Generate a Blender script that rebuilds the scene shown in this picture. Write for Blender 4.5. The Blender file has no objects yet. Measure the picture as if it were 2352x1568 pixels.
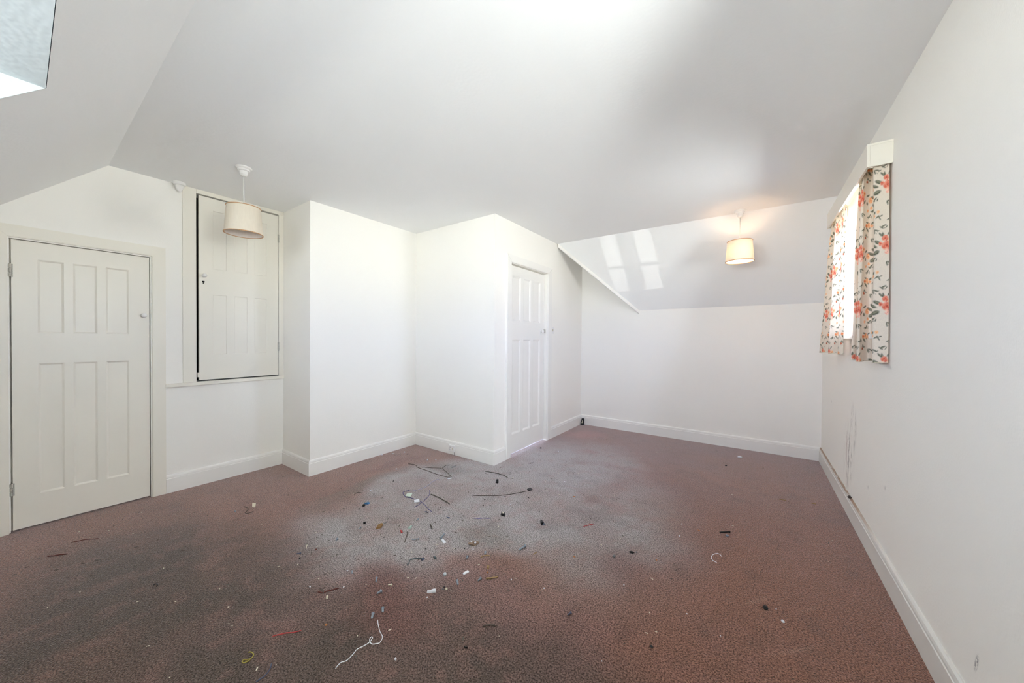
import bpy, bmesh, math, random
import numpy as np
from mathutils import Vector, Matrix

random.seed(7)
scene = bpy.context.scene
COL = scene.collection

# ------------------------------------------------------------------ camera, sky, exposure
HC = 1.24
YAW, PITCH, ROLL = math.radians(35.0794), math.radians(0.5805), math.radians(0.3793)
r0 = Vector((math.cos(YAW), math.sin(YAW), 0)); f0 = Vector((-math.sin(YAW), math.cos(YAW), 0)); u0 = Vector((0, 0, 1))
fw = f0 * math.cos(PITCH) - u0 * math.sin(PITCH); up1 = u0 * math.cos(PITCH) + f0 * math.sin(PITCH)
rt = r0 * math.cos(ROLL) + up1 * math.sin(ROLL); up = up1 * math.cos(ROLL) - r0 * math.sin(ROLL)
cam = bpy.data.cameras.new('camera')
cam.sensor_fit = 'HORIZONTAL'; cam.sensor_width = 36.0
cam.lens = 796.5513 / 2352 * 36.0
cam.shift_y = (786.8897 - 784.0) / 2352
cam.clip_start = 0.02
camo = bpy.data.objects.new('camera', cam); COL.objects.link(camo)
camo.matrix_world = Matrix(((rt.x, up.x, -fw.x, 0), (rt.y, up.y, -fw.y, 0), (rt.z, up.z, -fw.z, HC), (0, 0, 0, 1)))
scene.camera = camo

SKY = (0.53, 0.60, 0.83)
GROUND = (0.92, 0.94, 0.91)        # bright sunlit ground below the horizon
SKY_STRENGTH = 10.0
w = bpy.data.worlds.new('sky'); scene.world = w; w.use_nodes = True
bg = w.node_tree.nodes['Background']
wt = w.node_tree
wg = wt.nodes.new('ShaderNodeNewGeometry'); ws = wt.nodes.new('ShaderNodeSeparateXYZ'); wt.links.new(wg.outputs['Incoming'], ws.inputs[0])
wm = wt.nodes.new('ShaderNodeMapRange'); wt.links.new(ws.outputs[2], wm.inputs[0])
for i_, v_ in zip((1, 2, 3, 4), (-0.06, 0.06, 0.0, 1.0)): wm.inputs[i_].default_value = v_
wx = wt.nodes.new('ShaderNodeMix'); wx.data_type = 'RGBA'; wt.links.new(wm.outputs[0], wx.inputs[0])
wx.inputs[6].default_value = (*SKY, 1); wx.inputs[7].default_value = (*GROUND, 1)     # Incoming points back to the viewer
wt.links.new(wx.outputs[2], bg.inputs['Color'])
bg.inputs['Strength'].default_value = SKY_STRENGTH

def portal(name, loc, rot, sx, sy):
    l = bpy.data.lights.new(name, 'AREA'); l.shape = 'RECTANGLE'; l.size = sx; l.size_y = sy
    l.cycles.is_portal = True
    o = bpy.data.objects.new(name, l); COL.objects.link(o); o.location = loc; o.rotation_euler = rot
    return o
# daylight guides in the window openings, the side one added (they give no light of their own)
portal('dormer_daylight_guide', (-0.966, -1.66, 1.75), (math.radians(-90), 0, math.radians(180)), 2.43, 0.84)
portal('window_daylight_guide', (0.72, 3.28, 1.73), (math.radians(90), 0, math.radians(90)), 0.90, 0.92)
portal('fill_window_daylight_guide', (0.72, 0.48, 1.73), (math.radians(90), 0, math.radians(90)), 0.80, 0.92)

# added spot standing in for reflected sun, through the dormer onto the far slope
gl = bpy.data.lights.new('glint_stand_in', 'SPOT'); gl.energy = 4800.0; gl.spot_size = math.radians(1.12); gl.spot_blend = 0.05
gl.shadow_soft_size = 0.02; gl.color = (1.0, 0.97, 0.92)
glo = bpy.data.objects.new('glint_stand_in', gl); COL.objects.link(glo); glo.location = (-3.088, -40.0, -1.839)
glo.rotation_euler = (Vector((-1.24, 4.30, 2.15)) - Vector(glo.location)).to_track_quat('-Z', 'Y').to_euler()

scene.view_settings.view_transform = 'Standard'
scene.view_settings.look = 'None'
scene.view_settings.gamma = 1.0
scene.view_settings.use_curve_mapping = False
scene.view_settings.exposure = 1.72
scene.cycles.use_denoising = True
scene.cycles.max_bounces = 9
scene.cycles.diffuse_bounces = 8
scene.cycles.transparent_max_bounces = 8
scene.cycles.adaptive_threshold = 0.1
scene.cycles.caustics_reflective = False
scene.cycles.caustics_refractive = False
scene.cycles.sample_clamp_indirect = 8.0

# ------------------------------------------------------------------ room measures (metres)
XL, XB, XD, XR = -3.8164, -3.2689, -2.1005, 0.5665
Y1, Y2, YF, YB = 1.5039, 2.6885, 4.7726, -0.484
H = 2.4682
YS = 0.378                    # near slope leaves the ceiling here
KS = 0.966                    # its gradient
YFS, ZFS = 3.99, 1.637        # far slope: top line and foot height
HB, TB = 0.1404, 0.018        # skirting
DX0, DX1 = -2.18, 0.249       # dormer
DZ0, DZ1, DY = 1.33, 2.166, -1.6
def zslope(y): return H - KS * (YS - y)

# ------------------------------------------------------------------ helpers
def srgb(r, g, b):
    def c(v):
        v /= 255.0
        return v / 12.92 if v <= 0.04045 else ((v + 0.055) / 1.055) ** 2.4
    return (c(r), c(g), c(b), 1.0)

def setp(o, label=None, cat=None, group=None, kind=None):
    if label: o['label'] = label
    if cat: o['category'] = cat
    if group: o['group'] = group
    if kind: o['kind'] = kind
    return o

def link(name, me, mat=None, parent=None, smooth=False):
    o = bpy.data.objects.new(name, me); COL.objects.link(o)
    if mat is not None: me.materials.append(mat)
    if parent is not None: o.parent = parent
    if smooth:
        me.polygons.foreach_set('use_smooth', [True] * len(me.polygons)); me.update()
    return o

def from_bm(name, bm, mat, parent=None, smooth=False):
    bmesh.ops.recalc_face_normals(bm, faces=bm.faces)
    me = bpy.data.meshes.new(name); bm.to_mesh(me); bm.free()
    return link(name, me, mat, parent, smooth)

def pydata(name, v, f, mat, parent=None, smooth=False, recalc=True):
    if recalc:
        me = bpy.data.meshes.new(name); me.from_pydata(v, [], f)
        bm = bmesh.new(); bm.from_mesh(me); bpy.data.meshes.remove(me)
        return from_bm(name, bm, mat, parent, smooth)
    me = bpy.data.meshes.new(name); me.from_pydata(v, [], f); me.update()
    return link(name, me, mat, parent, smooth)

def empty(name, loc=(0, 0, 0)):
    o = bpy.data.objects.new(name, None); COL.objects.link(o); o.location = loc; o.empty_display_size = 0.1
    return o

def add_box(bm, lo, hi, bevel=0.0, seg=2):
    r = bmesh.ops.create_cube(bm, size=1.0)
    vs = r['verts']
    for v in vs:
        v.co = Vector([lo[i] + (v.co[i] + 0.5) * (hi[i] - lo[i]) for i in range(3)])
    if bevel > 0:
        es = list({e for v in vs for e in v.link_edges})
        bmesh.ops.bevel(bm, geom=es, offset=bevel, segments=seg, affect='EDGES', profile=0.5)

def box(name, lo, hi, mat, parent=None, bevel=0.0, seg=2, smooth=False):
    bm = bmesh.new(); add_box(bm, lo, hi, bevel, seg)
    return from_bm(name, bm, mat, parent, smooth)

def prism(name, poly, z0, z1, mat, parent=None):
    n = len(poly)
    v = [(x, y, z0) for x, y in poly] + [(x, y, z1) for x, y in poly]
    f = [tuple(range(n)), tuple(range(n, 2 * n))] + [(i, (i + 1) % n, n + (i + 1) % n, n + i) for i in range(n)]
    return pydata(name, v, f, mat, parent)

def holed(name, us, vs, holes, ws, fn, mat, parent=None):
    """Slab u x v with rectangular holes, thickness ws, mapped to space by fn(u,v,w)."""
    cu = sorted({us[0], us[1]} | {h[i] for h in holes for i in (0, 1)})
    cv = sorted({vs[0], vs[1]} | {h[i] for h in holes for i in (2, 3)})
    cu = [c for c in cu if us[0] <= c <= us[1]]; cv = [c for c in cv if vs[0] <= c <= vs[1]]
    def solid(i, j):
        if i < 0 or j < 0 or i >= len(cu) - 1 or j >= len(cv) - 1: return False
        mu, mv = (cu[i] + cu[i + 1]) / 2, (cv[j] + cv[j + 1]) / 2
        return not any(h[0] < mu < h[1] and h[2] < mv < h[3] for h in holes)
    idx, verts, faces = {}, [], []
    def V(i, j, k):
        key = (i, j, k)
        if key not in idx:
            idx[key] = len(verts); verts.append(fn(cu[i], cv[j], ws[k]))
        return idx[key]
    for i in range(len(cu) - 1):
        for j in range(len(cv) - 1):
            if not solid(i, j): continue
            for k in (0, 1): faces.append((V(i, j, k), V(i + 1, j, k), V(i + 1, j + 1, k), V(i, j + 1, k)))
            if not solid(i - 1, j): faces.append((V(i, j, 0), V(i, j + 1, 0), V(i, j + 1, 1), V(i, j, 1)))
            if not solid(i + 1, j): faces.append((V(i + 1, j, 0), V(i + 1, j + 1, 0), V(i + 1, j + 1, 1), V(i + 1, j, 1)))
            if not solid(i, j - 1): faces.append((V(i, j, 0), V(i + 1, j, 0), V(i + 1, j, 1), V(i, j, 1)))
            if not solid(i, j + 1): faces.append((V(i, j + 1, 0), V(i + 1, j + 1, 0), V(i + 1, j + 1, 1), V(i, j + 1, 1)))
    return pydata(name, verts, faces, mat, parent)

def catmull(pts, per=4):
    P = [Vector(p) for p in pts]
    if len(P) < 3: return P
    P = [P[0] * 2 - P[1]] + P + [P[-1] * 2 - P[-2]]
    out = []
    for i in range(1, len(P) - 2):
        a, b, c, d = P[i - 1], P[i], P[i + 1], P[i + 2]
        for k in range(per):
            t = k / per
            out.append(0.5 * ((2 * b) + (c - a) * t + (2 * a - 5 * b + 4 * c - d) * t * t + (3 * b - a - 3 * c + d) * t ** 3))
    out.append(P[-2])
    return out

def tube_mesh(pts, r, n=6, taper=False):
    v, f = [], []
    m = len(pts)
    for i, p in enumerate(pts):
        t = (pts[min(i + 1, m - 1)] - pts[max(i - 1, 0)])
        t = t.normalized() if t.length > 1e-9 else Vector((1, 0, 0))
        a = t.cross(Vector((0, 0, 1)))
        if a.length < 1e-4: a = Vector((1, 0, 0))
        a.normalize(); b = a.cross(t)
        rr = r * (0.55 if taper and i in (0, m - 1) else 1.0)
        for k in range(n):
            th = 2 * math.pi * k / n
            v.append(tuple(p + a * (rr * math.cos(th)) + b * (rr * math.sin(th))))
    for i in range(m - 1):
        for k in range(n):
            f.append((i * n + k, i * n + (k + 1) % n, (i + 1) * n + (k + 1) % n, (i + 1) * n + k))
    f.append(tuple(range(n))); f.append(tuple(range((m - 1) * n, m * n)))
    return v, f

def lathe(prof, n=32, close_top=True, close_bot=True, z0=0.0):
    """prof: list of (r, z)."""
    v, f = [], []
    for r, z in prof:
        for k in range(n):
            th = 2 * math.pi * k / n
            v.append((r * math.cos(th), r * math.sin(th), z + z0))
    for i in range(len(prof) - 1):
        for k in range(n):
            f.append((i * n + k, i * n + (k + 1) % n, (i + 1) * n + (k + 1) % n, (i + 1) * n + k))
    if close_bot: f.append(tuple(range(n)))
    if close_top: f.append(tuple(range((len(prof) - 1) * n, len(prof) * n)))
    return v, f

# ------------------------------------------------------------------ materials
def newmat(name):
    m = bpy.data.materials.new(name); m.use_nodes = True
    nt = m.node_tree
    return m, nt, nt.nodes['Principled BSDF']

def node(nt, typ, **kw):
    n = nt.nodes.new(typ)
    ins = kw.pop('ins', {})
    for k, v in kw.items(): setattr(n, k, v)
    for k, v in ins.items():
        if isinstance(v, bpy.types.NodeSocket): nt.links.new(v, n.inputs[k])
        else: n.inputs[k].default_value = v
    return n

def mathn(nt, op, a, b=0.0, clamp=False):
    n = nt.nodes.new('ShaderNodeMath'); n.operation = op; n.use_clamp = clamp
    for i, v in enumerate((a, b)):
        if isinstance(v, bpy.types.NodeSocket): nt.links.new(v, n.inputs[i])
        else: n.inputs[i].default_value = v
    return n.outputs[0]

def mixc(nt, fac, a, b, blend='MIX'):
    n = nt.nodes.new('ShaderNodeMix'); n.data_type = 'RGBA'; n.blend_type = blend
    for s, v in ((n.inputs['Factor'], fac), (n.inputs['A'], a), (n.inputs['B'], b)):
        pass
    def put(sock, v):
        if isinstance(v, bpy.types.NodeSocket): nt.links.new(v, sock)
        else: sock.default_value = v
    put(n.inputs[0], fac); put(n.inputs[6], a); put(n.inputs[7], b)
    return n.outputs[2]

def maprange(nt, v, a, b, c=0.0, d=1.0, smooth=True):
    n = nt.nodes.new('ShaderNodeMapRange'); n.interpolation_type = 'SMOOTHSTEP' if smooth else 'LINEAR'
    nt.links.new(v, n.inputs[0])
    for i, x in zip((1, 2, 3, 4), (a, b, c, d)): n.inputs[i].default_value = x
    return n.outputs[0]

def noise(nt, vec, scale, detail=2.0, rough=0.5, dist=0.0):
    n = nt.nodes.new('ShaderNodeTexNoise')
    nt.links.new(vec, n.inputs['Vector']); n.inputs['Scale'].default_value = scale
    n.inputs['Detail'].default_value = detail; n.inputs['Roughness'].default_value = rough
    n.inputs['Distortion'].default_value = dist
    return n

def mapping(nt, vec, loc=(0, 0, 0), rot=(0, 0, 0), scale=(1, 1, 1)):
    n = nt.nodes.new('ShaderNodeMapping'); nt.links.new(vec, n.inputs[0])
    n.inputs['Location'].default_value = loc; n.inputs['Rotation'].default_value = rot; n.inputs['Scale'].default_value = scale
    return n.outputs[0]

def coords(nt):
    return nt.nodes.new('ShaderNodeNewGeometry').outputs['Position']

def bumpn(nt, bsdf, height, strength, dist):
    b = nt.nodes.new('ShaderNodeBump'); b.inputs['Strength'].default_value = strength; b.inputs['Distance'].default_value = dist
    nt.links.new(height, b.inputs['Height']); nt.links.new(b.outputs[0], bsdf.inputs['Normal'])

def ellipse_mask(nt, vec, cx, cy, rx, ry, inner=0.55, outer=1.15, rot=0.0, axes='xy'):
    """soft ellipse on the plane of the two axes given."""
    sep = nt.nodes.new('ShaderNodeSeparateXYZ'); nt.links.new(vec, sep.inputs[0])
    a = sep.outputs['XYZ'.index(axes[0].upper())]; b = sep.outputs['XYZ'.index(axes[1].upper())]
    a = mathn(nt, 'SUBTRACT', a, cx); b = mathn(nt, 'SUBTRACT', b, cy)
    if rot:
        c, s = math.cos(rot), math.sin(rot)
        a2 = mathn(nt, 'ADD', mathn(nt, 'MULTIPLY', a, c), mathn(nt, 'MULTIPLY', b, s))
        b = mathn(nt, 'SUBTRACT', mathn(nt, 'MULTIPLY', b, c), mathn(nt, 'MULTIPLY', a, s)); a = a2
    a = mathn(nt, 'DIVIDE', a, rx); b = mathn(nt, 'DIVIDE', b, ry)
    d = mathn(nt, 'SQRT', mathn(nt, 'ADD', mathn(nt, 'MULTIPLY', a, a), mathn(nt, 'MULTIPLY', b, b)))
    return maprange(nt, d, inner, outer, 1.0, 0.0)

def paint(name, col, rough=0.6, bump=0.0, bscale=90.0):
    """matt emulsion is a plain diffuse coat; gloss and plastic keep a sheen. Fine relief comes from noise."""
    m, nt, b = newmat(name)
    p = coords(nt)
    if rough >= 0.65:
        nt.nodes.remove(b); b = nt.nodes.new('ShaderNodeBsdfDiffuse'); b.inputs['Color'].default_value = col; b.inputs['Roughness'].default_value = 0.0
        nt.links.new(b.outputs[0], nt.nodes['Material Output'].inputs[0])
    else:
        b.inputs['Base Color'].default_value = col
        b.inputs['Roughness'].default_value = rough
        b.inputs['Specular IOR Level'].default_value = 0.3
    if bump > 0:
        h = noise(nt, p, bscale, 0.0, 0.6)
        bumpn(nt, b, h.outputs[0], bump, 0.003)
    elif rough < 0.65:
        h = noise(nt, p, 14.0, 0.0)
        nt.links.new(maprange(nt, h.outputs[0], 0.2, 0.8, rough * 0.9, rough * 1.1), b.inputs['Roughness'])
    return m

WALL = (0.93, 0.91, 0.862, 1)
M = {}
M['wall'] = paint('wall_paper_white', WALL, 0.7, 0.10, 140)
M['ceiling'] = paint('ceiling_white', (0.915, 0.92, 0.922, 1), 0.9, 0.12, 70)
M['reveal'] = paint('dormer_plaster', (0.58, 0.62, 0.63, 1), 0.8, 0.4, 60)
M['gloss'] = paint('cream_gloss_paint', (0.87, 0.835, 0.745, 1), 0.33, 0.03, 30)
M['trim'] = paint('white_gloss_paint', (0.885, 0.868, 0.83, 1), 0.4, 0.03, 30)
M['plastic'] = paint('white_plastic', (0.84, 0.83, 0.81, 1), 0.3)
M['dark'] = paint('dark_cavity', (0.02, 0.018, 0.016, 1), 0.9)
M['lino'] = paint('landing_floor', (0.80, 0.83, 0.9, 1), 0.5)
M['upvc'] = paint('window_frame_white', (0.82, 0.82, 0.82, 1), 0.35)

def simple(name, col, rough=0.6, metal=0.0, var=0.15, scale=60.0, alpha=None):
    m, nt, b = newmat(name)
    p = coords(nt); n = noise(nt, p, scale, 3.0)
    c2 = tuple(max(0.0, c * (1 - var * 1.6)) for c in col[:3]) + (1,)
    nt.links.new(mixc(nt, n.outputs[0], col, c2), b.inputs['Base Color'])
    b.inputs['Roughness'].default_value = rough; b.inputs['Metallic'].default_value = metal
    return m
D = {
 'darkbrown': simple('brown_wire', srgb(92, 80, 70), 0.7), 'olive': simple('olive_rubber', srgb(92, 88, 78), 0.7),
 'black': simple('black_plastic', srgb(24, 23, 25), 0.45), 'white': simple('white_scrap', srgb(232, 234, 240), 0.6, var=0.05),
 'lavender': simple('lavender_string', srgb(196, 190, 216), 0.8), 'purple': simple('purple_yarn', srgb(112, 106, 150), 0.85),
 'palegreen': simple('pale_green_paper', srgb(214, 228, 214), 0.7, var=0.1), 'greyplastic': simple('grey_plastic', srgb(130, 130, 132), 0.5),
 'blue': simple('blue_wrapper', srgb(70, 140, 205), 0.35, var=0.5, scale=90), 'tan': simple('tan_wood', srgb(150, 112, 62), 0.7, var=0.3),
 'red': simple('red_scrap', srgb(188, 62, 58), 0.6), 'mint': simple('mint_plastic', srgb(176, 200, 190), 0.5),
 'steel': simple('zinc_steel', srgb(150, 160, 172), 0.35, 0.45), 'dust': simple('brown_dust', srgb(168, 142, 122), 0.95, var=0.4, scale=200),
 'straw': simple('straw', srgb(170, 140, 96), 0.8, var=0.25), 'teal': simple('teal_wire', srgb(88, 104, 108), 0.5),
 'navy': simple('navy_plastic', srgb(84, 92, 118), 0.5), 'cream': simple('cream_scrap', srgb(222, 214, 192), 0.6, var=0.08),
 'redbrown': simple('red_brown_fibre', srgb(112, 62, 54), 0.8), 'violet': simple('violet_stick', srgb(150, 138, 196), 0.6),
 'orange': simple('orange_crumb', srgb(184, 118, 70), 0.8), 'yellow': simple('yellow_elastic', srgb(170, 156, 70), 0.6),
 'translucent': simple('frosted_wrap', srgb(190, 200, 206), 0.3),
}
# glass that lets daylight straight through and keeps a faint sheen
def glass_mat():
    m, nt, b = newmat('window_glass')
    nt.nodes.remove(b)
    out = nt.nodes['Material Output']
    t = nt.nodes.new('ShaderNodeBsdfTransparent'); t.inputs[0].default_value = (0.97, 0.985, 0.98, 1)
    g = nt.nodes.new('ShaderNodeBsdfGlossy'); g.inputs['Roughness'].default_value = 0.02
    fr = nt.nodes.new('ShaderNodeFresnel'); fr.inputs[0].default_value = 1.25
    mx = nt.nodes.new('ShaderNodeMixShader')
    nt.links.new(fr.outputs[0], mx.inputs[0]); nt.links.new(t.outputs[0], mx.inputs[1]); nt.links.new(g.outputs[0], mx.inputs[2])
    nt.links.new(mx.outputs[0], out.inputs[0])
    return m
M['glass'] = glass_mat()

def cloth(name, col, trans=0.4, attr=None, weave=900.0):
    m, nt, b = newmat(name); nt.nodes.remove(b)
    out = nt.nodes['Material Output']
    if attr:
        a = nt.nodes.new('ShaderNodeAttribute'); a.attribute_name = attr; c = a.outputs['Color']
    else:
        p = coords(nt); n = noise(nt, mapping(nt, p, scale=(1, 1, 0.15)), 120, 2)
        c = mixc(nt, n.outputs[0], col, tuple(x * 0.9 for x in col[:3]) + (1,))
    d = nt.nodes.new('ShaderNodeBsdfDiffuse'); t = nt.nodes.new('ShaderNodeBsdfTranslucent')
    nt.links.new(c, d.inputs[0]); nt.links.new(c, t.inputs[0])
    mx = nt.nodes.new('ShaderNodeMixShader'); mx.inputs[0].default_value = trans
    nt.links.new(d.outputs[0], mx.inputs[1]); nt.links.new(t.outputs[0], mx.inputs[2]); nt.links.new(mx.outputs[0], out.inputs[0])
    return m
M['shade'] = cloth('lampshade_fabric', srgb(250, 242, 226), 0.35)
M['ring'] = simple('shade_binding', srgb(205, 160, 118), 0.7, var=0.05)
M['shade_lining'] = cloth('lampshade_lining', srgb(238, 230, 224), 0.25)
M['curtain'] = cloth('floral_curtain_cloth', (1, 1, 1, 1), 0.11, attr='print')

def carpet_mat():
    """worn and spilled-on colour plus painted foreground shade comes from the floor's own 'wear_and_shade' attribute, the pile from noise."""
    m, nt, b = newmat('worn_carpet')
    p0 = coords(nt)
    a = nt.nodes.new('ShaderNodeAttribute'); a.attribute_name = 'wear_and_shade'
    tuft = noise(nt, p0, 150.0, 1.0, 0.7)
    tv = maprange(nt, tuft.outputs[0], 0.32, 0.68, 0.36, 1.64, False)
    mul = nt.nodes.new('ShaderNodeVectorMath'); mul.operation = 'SCALE'; nt.links.new(a.outputs['Color'], mul.inputs[0]); nt.links.new(tv, mul.inputs['Scale'])
    nt.links.new(mul.outputs[0], b.inputs['Base Color'])
    b.inputs['Roughness'].default_value = 0.95; b.inputs['Specular IOR Level'].default_value = 0.05
    b.inputs['Sheen Weight'].default_value = 0.9; b.inputs['Sheen Roughness'].default_value = 0.32
    b.inputs['Sheen Tint'].default_value = (0.95, 0.90, 0.90, 1)
    bumpn(nt, b, tuft.outputs[0], 0.5, 0.006)
    return m
M['carpet'] = carpet_mat()

def vnoise(x, y, scale, seed, octaves=3):
    out = np.zeros_like(x); amp, tot = 1.0, 0.0
    for o in range(octaves):
        g = np.random.RandomState(seed + o * 17).rand(64, 64)
        u, v = x * scale * 2 ** o + 100, y * scale * 2 ** o + 100
        i, j = np.floor(u).astype(int), np.floor(v).astype(int); fu, fv = u - i, v - j
        fu, fv = fu * fu * (3 - 2 * fu), fv * fv * (3 - 2 * fv)
        i0, i1, j0, j1 = i % 64, (i + 1) % 64, j % 64, (j + 1) % 64
        out += amp * ((g[i0, j0] * (1 - fu) + g[i1, j0] * fu) * (1 - fv) + (g[i0, j1] * (1 - fu) + g[i1, j1] * fu) * fv)
        tot += amp; amp *= 0.55
    return out / tot

def sstep(a, b, v):
    t = np.clip((v - a) / (b - a), 0, 1); return t * t * (3 - 2 * t)

CARPET_PINK, CARPET_BROWN, CARPET_GREY = (131, 103, 98), (136, 98, 82), (158, 152, 152)
def wear_and_shade(x, y):
    lin = lambda c: np.array(srgb(*c)[:3])
    wx = x + (vnoise(x, y, 1.6, 5) - 0.5) * 0.55; wy = y + (vnoise(x, y, 1.6, 31) - 0.5) * 0.55
    def ell(cx, cy, rx, ry, i, o, r=0.0, X=wx, Y=wy):
        a, b = X - cx, Y - cy; c, s = math.cos(r), math.sin(r)
        return 1 - sstep(i, o, np.sqrt(((a * c + b * s) / rx) ** 2 + ((b * c - a * s) / ry) ** 2))
    def mix(col, k, c):
        return col * (1 - k[:, None]) + lin(c) * k[:, None]
    col = np.tile(lin(CARPET_PINK), (len(x), 1))
    col = mix(col, sstep(0.38, 0.62, vnoise(x, y, 0.9, 77)) * 0.6, CARPET_BROWN)
    col = mix(col, 0.85 * ell(0.25, 2.6, 1.0, 2.6, 0.3, 1.1), CARPET_BROWN)
    col = mix(col, 0.75 * ell(-3.0, 0.3, 1.2, 0.9, 0.3, 1.1), CARPET_BROWN)
    # worn grey walkway from the far door to the middle of the room
    k = np.zeros(len(x))
    for e in ((-1.80, 2.15, 1.02, 0.95, 0.75, 1.06, 0), (-1.45, 3.05, 0.62, 0.95, 0.45, 1.1, 0.25), (-1.95, 1.35, 0.80, 0.65, 0.45, 1.15, 0.3),
              (-0.95, 2.3, 0.75, 0.9, 0.2, 1.1, 0)):
        k = np.maximum(k, ell(*e))
    k *= 0.72 + 0.25 * sstep(0.35, 0.6, vnoise(x, y, 3.0, 9))
    col = mix(col, k, CARPET_GREY)
    # foreground shade painted into the carpet, by the left door and the dormer
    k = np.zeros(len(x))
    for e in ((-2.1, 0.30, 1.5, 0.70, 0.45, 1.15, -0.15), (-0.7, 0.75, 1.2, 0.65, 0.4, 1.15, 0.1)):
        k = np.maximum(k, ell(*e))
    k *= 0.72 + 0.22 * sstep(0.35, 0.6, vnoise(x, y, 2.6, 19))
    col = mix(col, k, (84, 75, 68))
    for cx, cy, rx, ry, s, c in ((-1.40, 0.98, 0.36, 0.18, 0.6, (112, 78, 72)), (-3.0, 2.15, 0.10, 0.5, 0.45, (118, 80, 76)), (-1.85, 4.25, 0.32, 0.30, 0.6, (156, 106, 98)),
                                 (-2.50, 2.42, 0.28, 0.14, 0.55, (98, 96, 88)), (-2.72, 1.75, 0.10, 0.55, 0.5, (104, 98, 88)), (-1.05, 3.25, 0.25, 0.10, 0.35, (130, 88, 82)),
                                 (-0.35, 3.6, 0.35, 0.14, 0.4, (150, 108, 92)), (-0.55, 1.95, 0.22, 0.18, 0.35, (116, 84, 80)), (-1.55, 3.55, 0.12, 0.10, 0.4, (140, 92, 86)),
                                 (-1.3, 1.75, 0.22, 0.2, 0.4, (106, 100, 92)), (-1.0, 2.6, 0.14, 0.1, 0.4, (134, 94, 88)), (0.1, 1.3, 0.5, 0.4, 0.4, (110, 78, 66))):
        col = mix(col, s * ell(cx, cy, rx, ry, 0.3, 1.2), c)
    for cx, cy, rx, ry, r in ((0.02, 2.02, 0.10, 0.010, 0.9), (0.14, 1.78, 0.12, 0.010, 0.8), (-0.15, 2.15, 0.06, 0.010, 0.6), (0.22, 2.1, 0.08, 0.010, 0.9)):
        col = mix(col, 0.28 * ell(cx, cy, rx, ry, 0.2, 1.3, r, x, y), (176, 146, 130))
    col = mix(col, 0.22 * sstep(0.52, 0.78, vnoise(x, y, 9.0, 41, 4)), (84, 74, 70))
    col = mix(col, 0.20 * sstep(0.55, 0.75, vnoise(x, y, 18.0, 63, 2)), (150, 112, 104))
    return col

def stained_wall():
    m, nt, b = newmat('wall_paper_scuffed')
    p = coords(nt)
    col = None
    streak = noise(nt, mapping(nt, p, scale=(1, 42, 4.5)), 1.0, 4.0, 0.65)
    fine = noise(nt, mapping(nt, p, scale=(1, 90, 26)), 1.0, 3.0, 0.6)
    zone = mathn(nt, 'MAXIMUM', ellipse_mask(nt, p, 3.50, 0.40, 0.20, 0.30, 0.2, 1.1, axes='yz'), ellipse_mask(nt, p, 3.36, 0.62, 0.12, 0.20, 0.2, 1.1, axes='yz'))
    s = mathn(nt, 'MULTIPLY', maprange(nt, streak.outputs[0], 0.47, 0.60), maprange(nt, fine.outputs[0], 0.40, 0.55))
    s = mathn(nt, 'MULTIPLY', s, zone)
    col = mixc(nt, mathn(nt, 'MULTIPLY', s, 0.75), WALL, srgb(112, 100, 98))
    pk = ellipse_mask(nt, p, 3.555, 0.43, 0.014, 0.16, 0.3, 1.1, axes='yz')
    col = mixc(nt, mathn(nt, 'MULTIPLY', pk, 0.45), col, srgb(176, 150, 148))
    sc = mathn(nt, 'MULTIPLY', ellipse_mask(nt, p, 1.688, 0.255, 0.012, 0.04, 0.2, 1.1, rot=0.3, axes='yz'), maprange(nt, noise(nt, p, 120, 3).outputs[0], 0.42, 0.55))
    col = mixc(nt, mathn(nt, 'MULTIPLY', sc, 0.7), col, srgb(120, 118, 122))
    for cy, cz in ((2.95, 0.36), (2.62, 0.47), (4.2, 0.7)):
        e = ellipse_mask(nt, p, cy, cz, 0.012, 0.016, 0.1, 1.1, axes='yz')
        col = mixc(nt, mathn(nt, 'MULTIPLY', e, 0.35), col, srgb(150, 145, 145))
    nt.nodes.remove(b); b = nt.nodes.new('ShaderNodeBsdfDiffuse'); nt.links.new(b.outputs[0], nt.nodes['Material Output'].inputs[0]); nt.links.new(col, b.inputs['Color'])
    h = noise(nt, p, 140, 0.0, 0.6); bumpn(nt, b, h.outputs[0], 0.12, 0.003)
    return m
M['wall_scuffed'] = stained_wall()

def dirty_skirting():
    m, nt, b = newmat('skirting_dirty')
    p = coords(nt)
    n = noise(nt, mapping(nt, p, scale=(20, 6, 60)), 1.0, 4.0, 0.65)
    sep = nt.nodes.new('ShaderNodeSeparateXYZ'); nt.links.new(p, sep.inputs[0])
    top = maprange(nt, sep.outputs[2], HB - 0.012, HB - 0.004)
    far = maprange(nt, sep.outputs[1], 2.5, 3.3)
    k = mathn(nt, 'MULTIPLY', mathn(nt, 'MULTIPLY', top, far), maprange(nt, n.outputs[0], 0.25, 0.5))
    col = mixc(nt, mathn(nt, 'MULTIPLY', k, 0.9), (0.79, 0.775, 0.735, 1), srgb(150, 118, 88))
    nt.links.new(col, b.inputs['Base Color']); b.inputs['Roughness'].default_value = 0.42
    return m
M['skirt_dirty'] = dirty_skirting()

# ------------------------------------------------------------------ room shell
def S(o, label, cat): return setp(o, label, cat, kind='structure')

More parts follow.
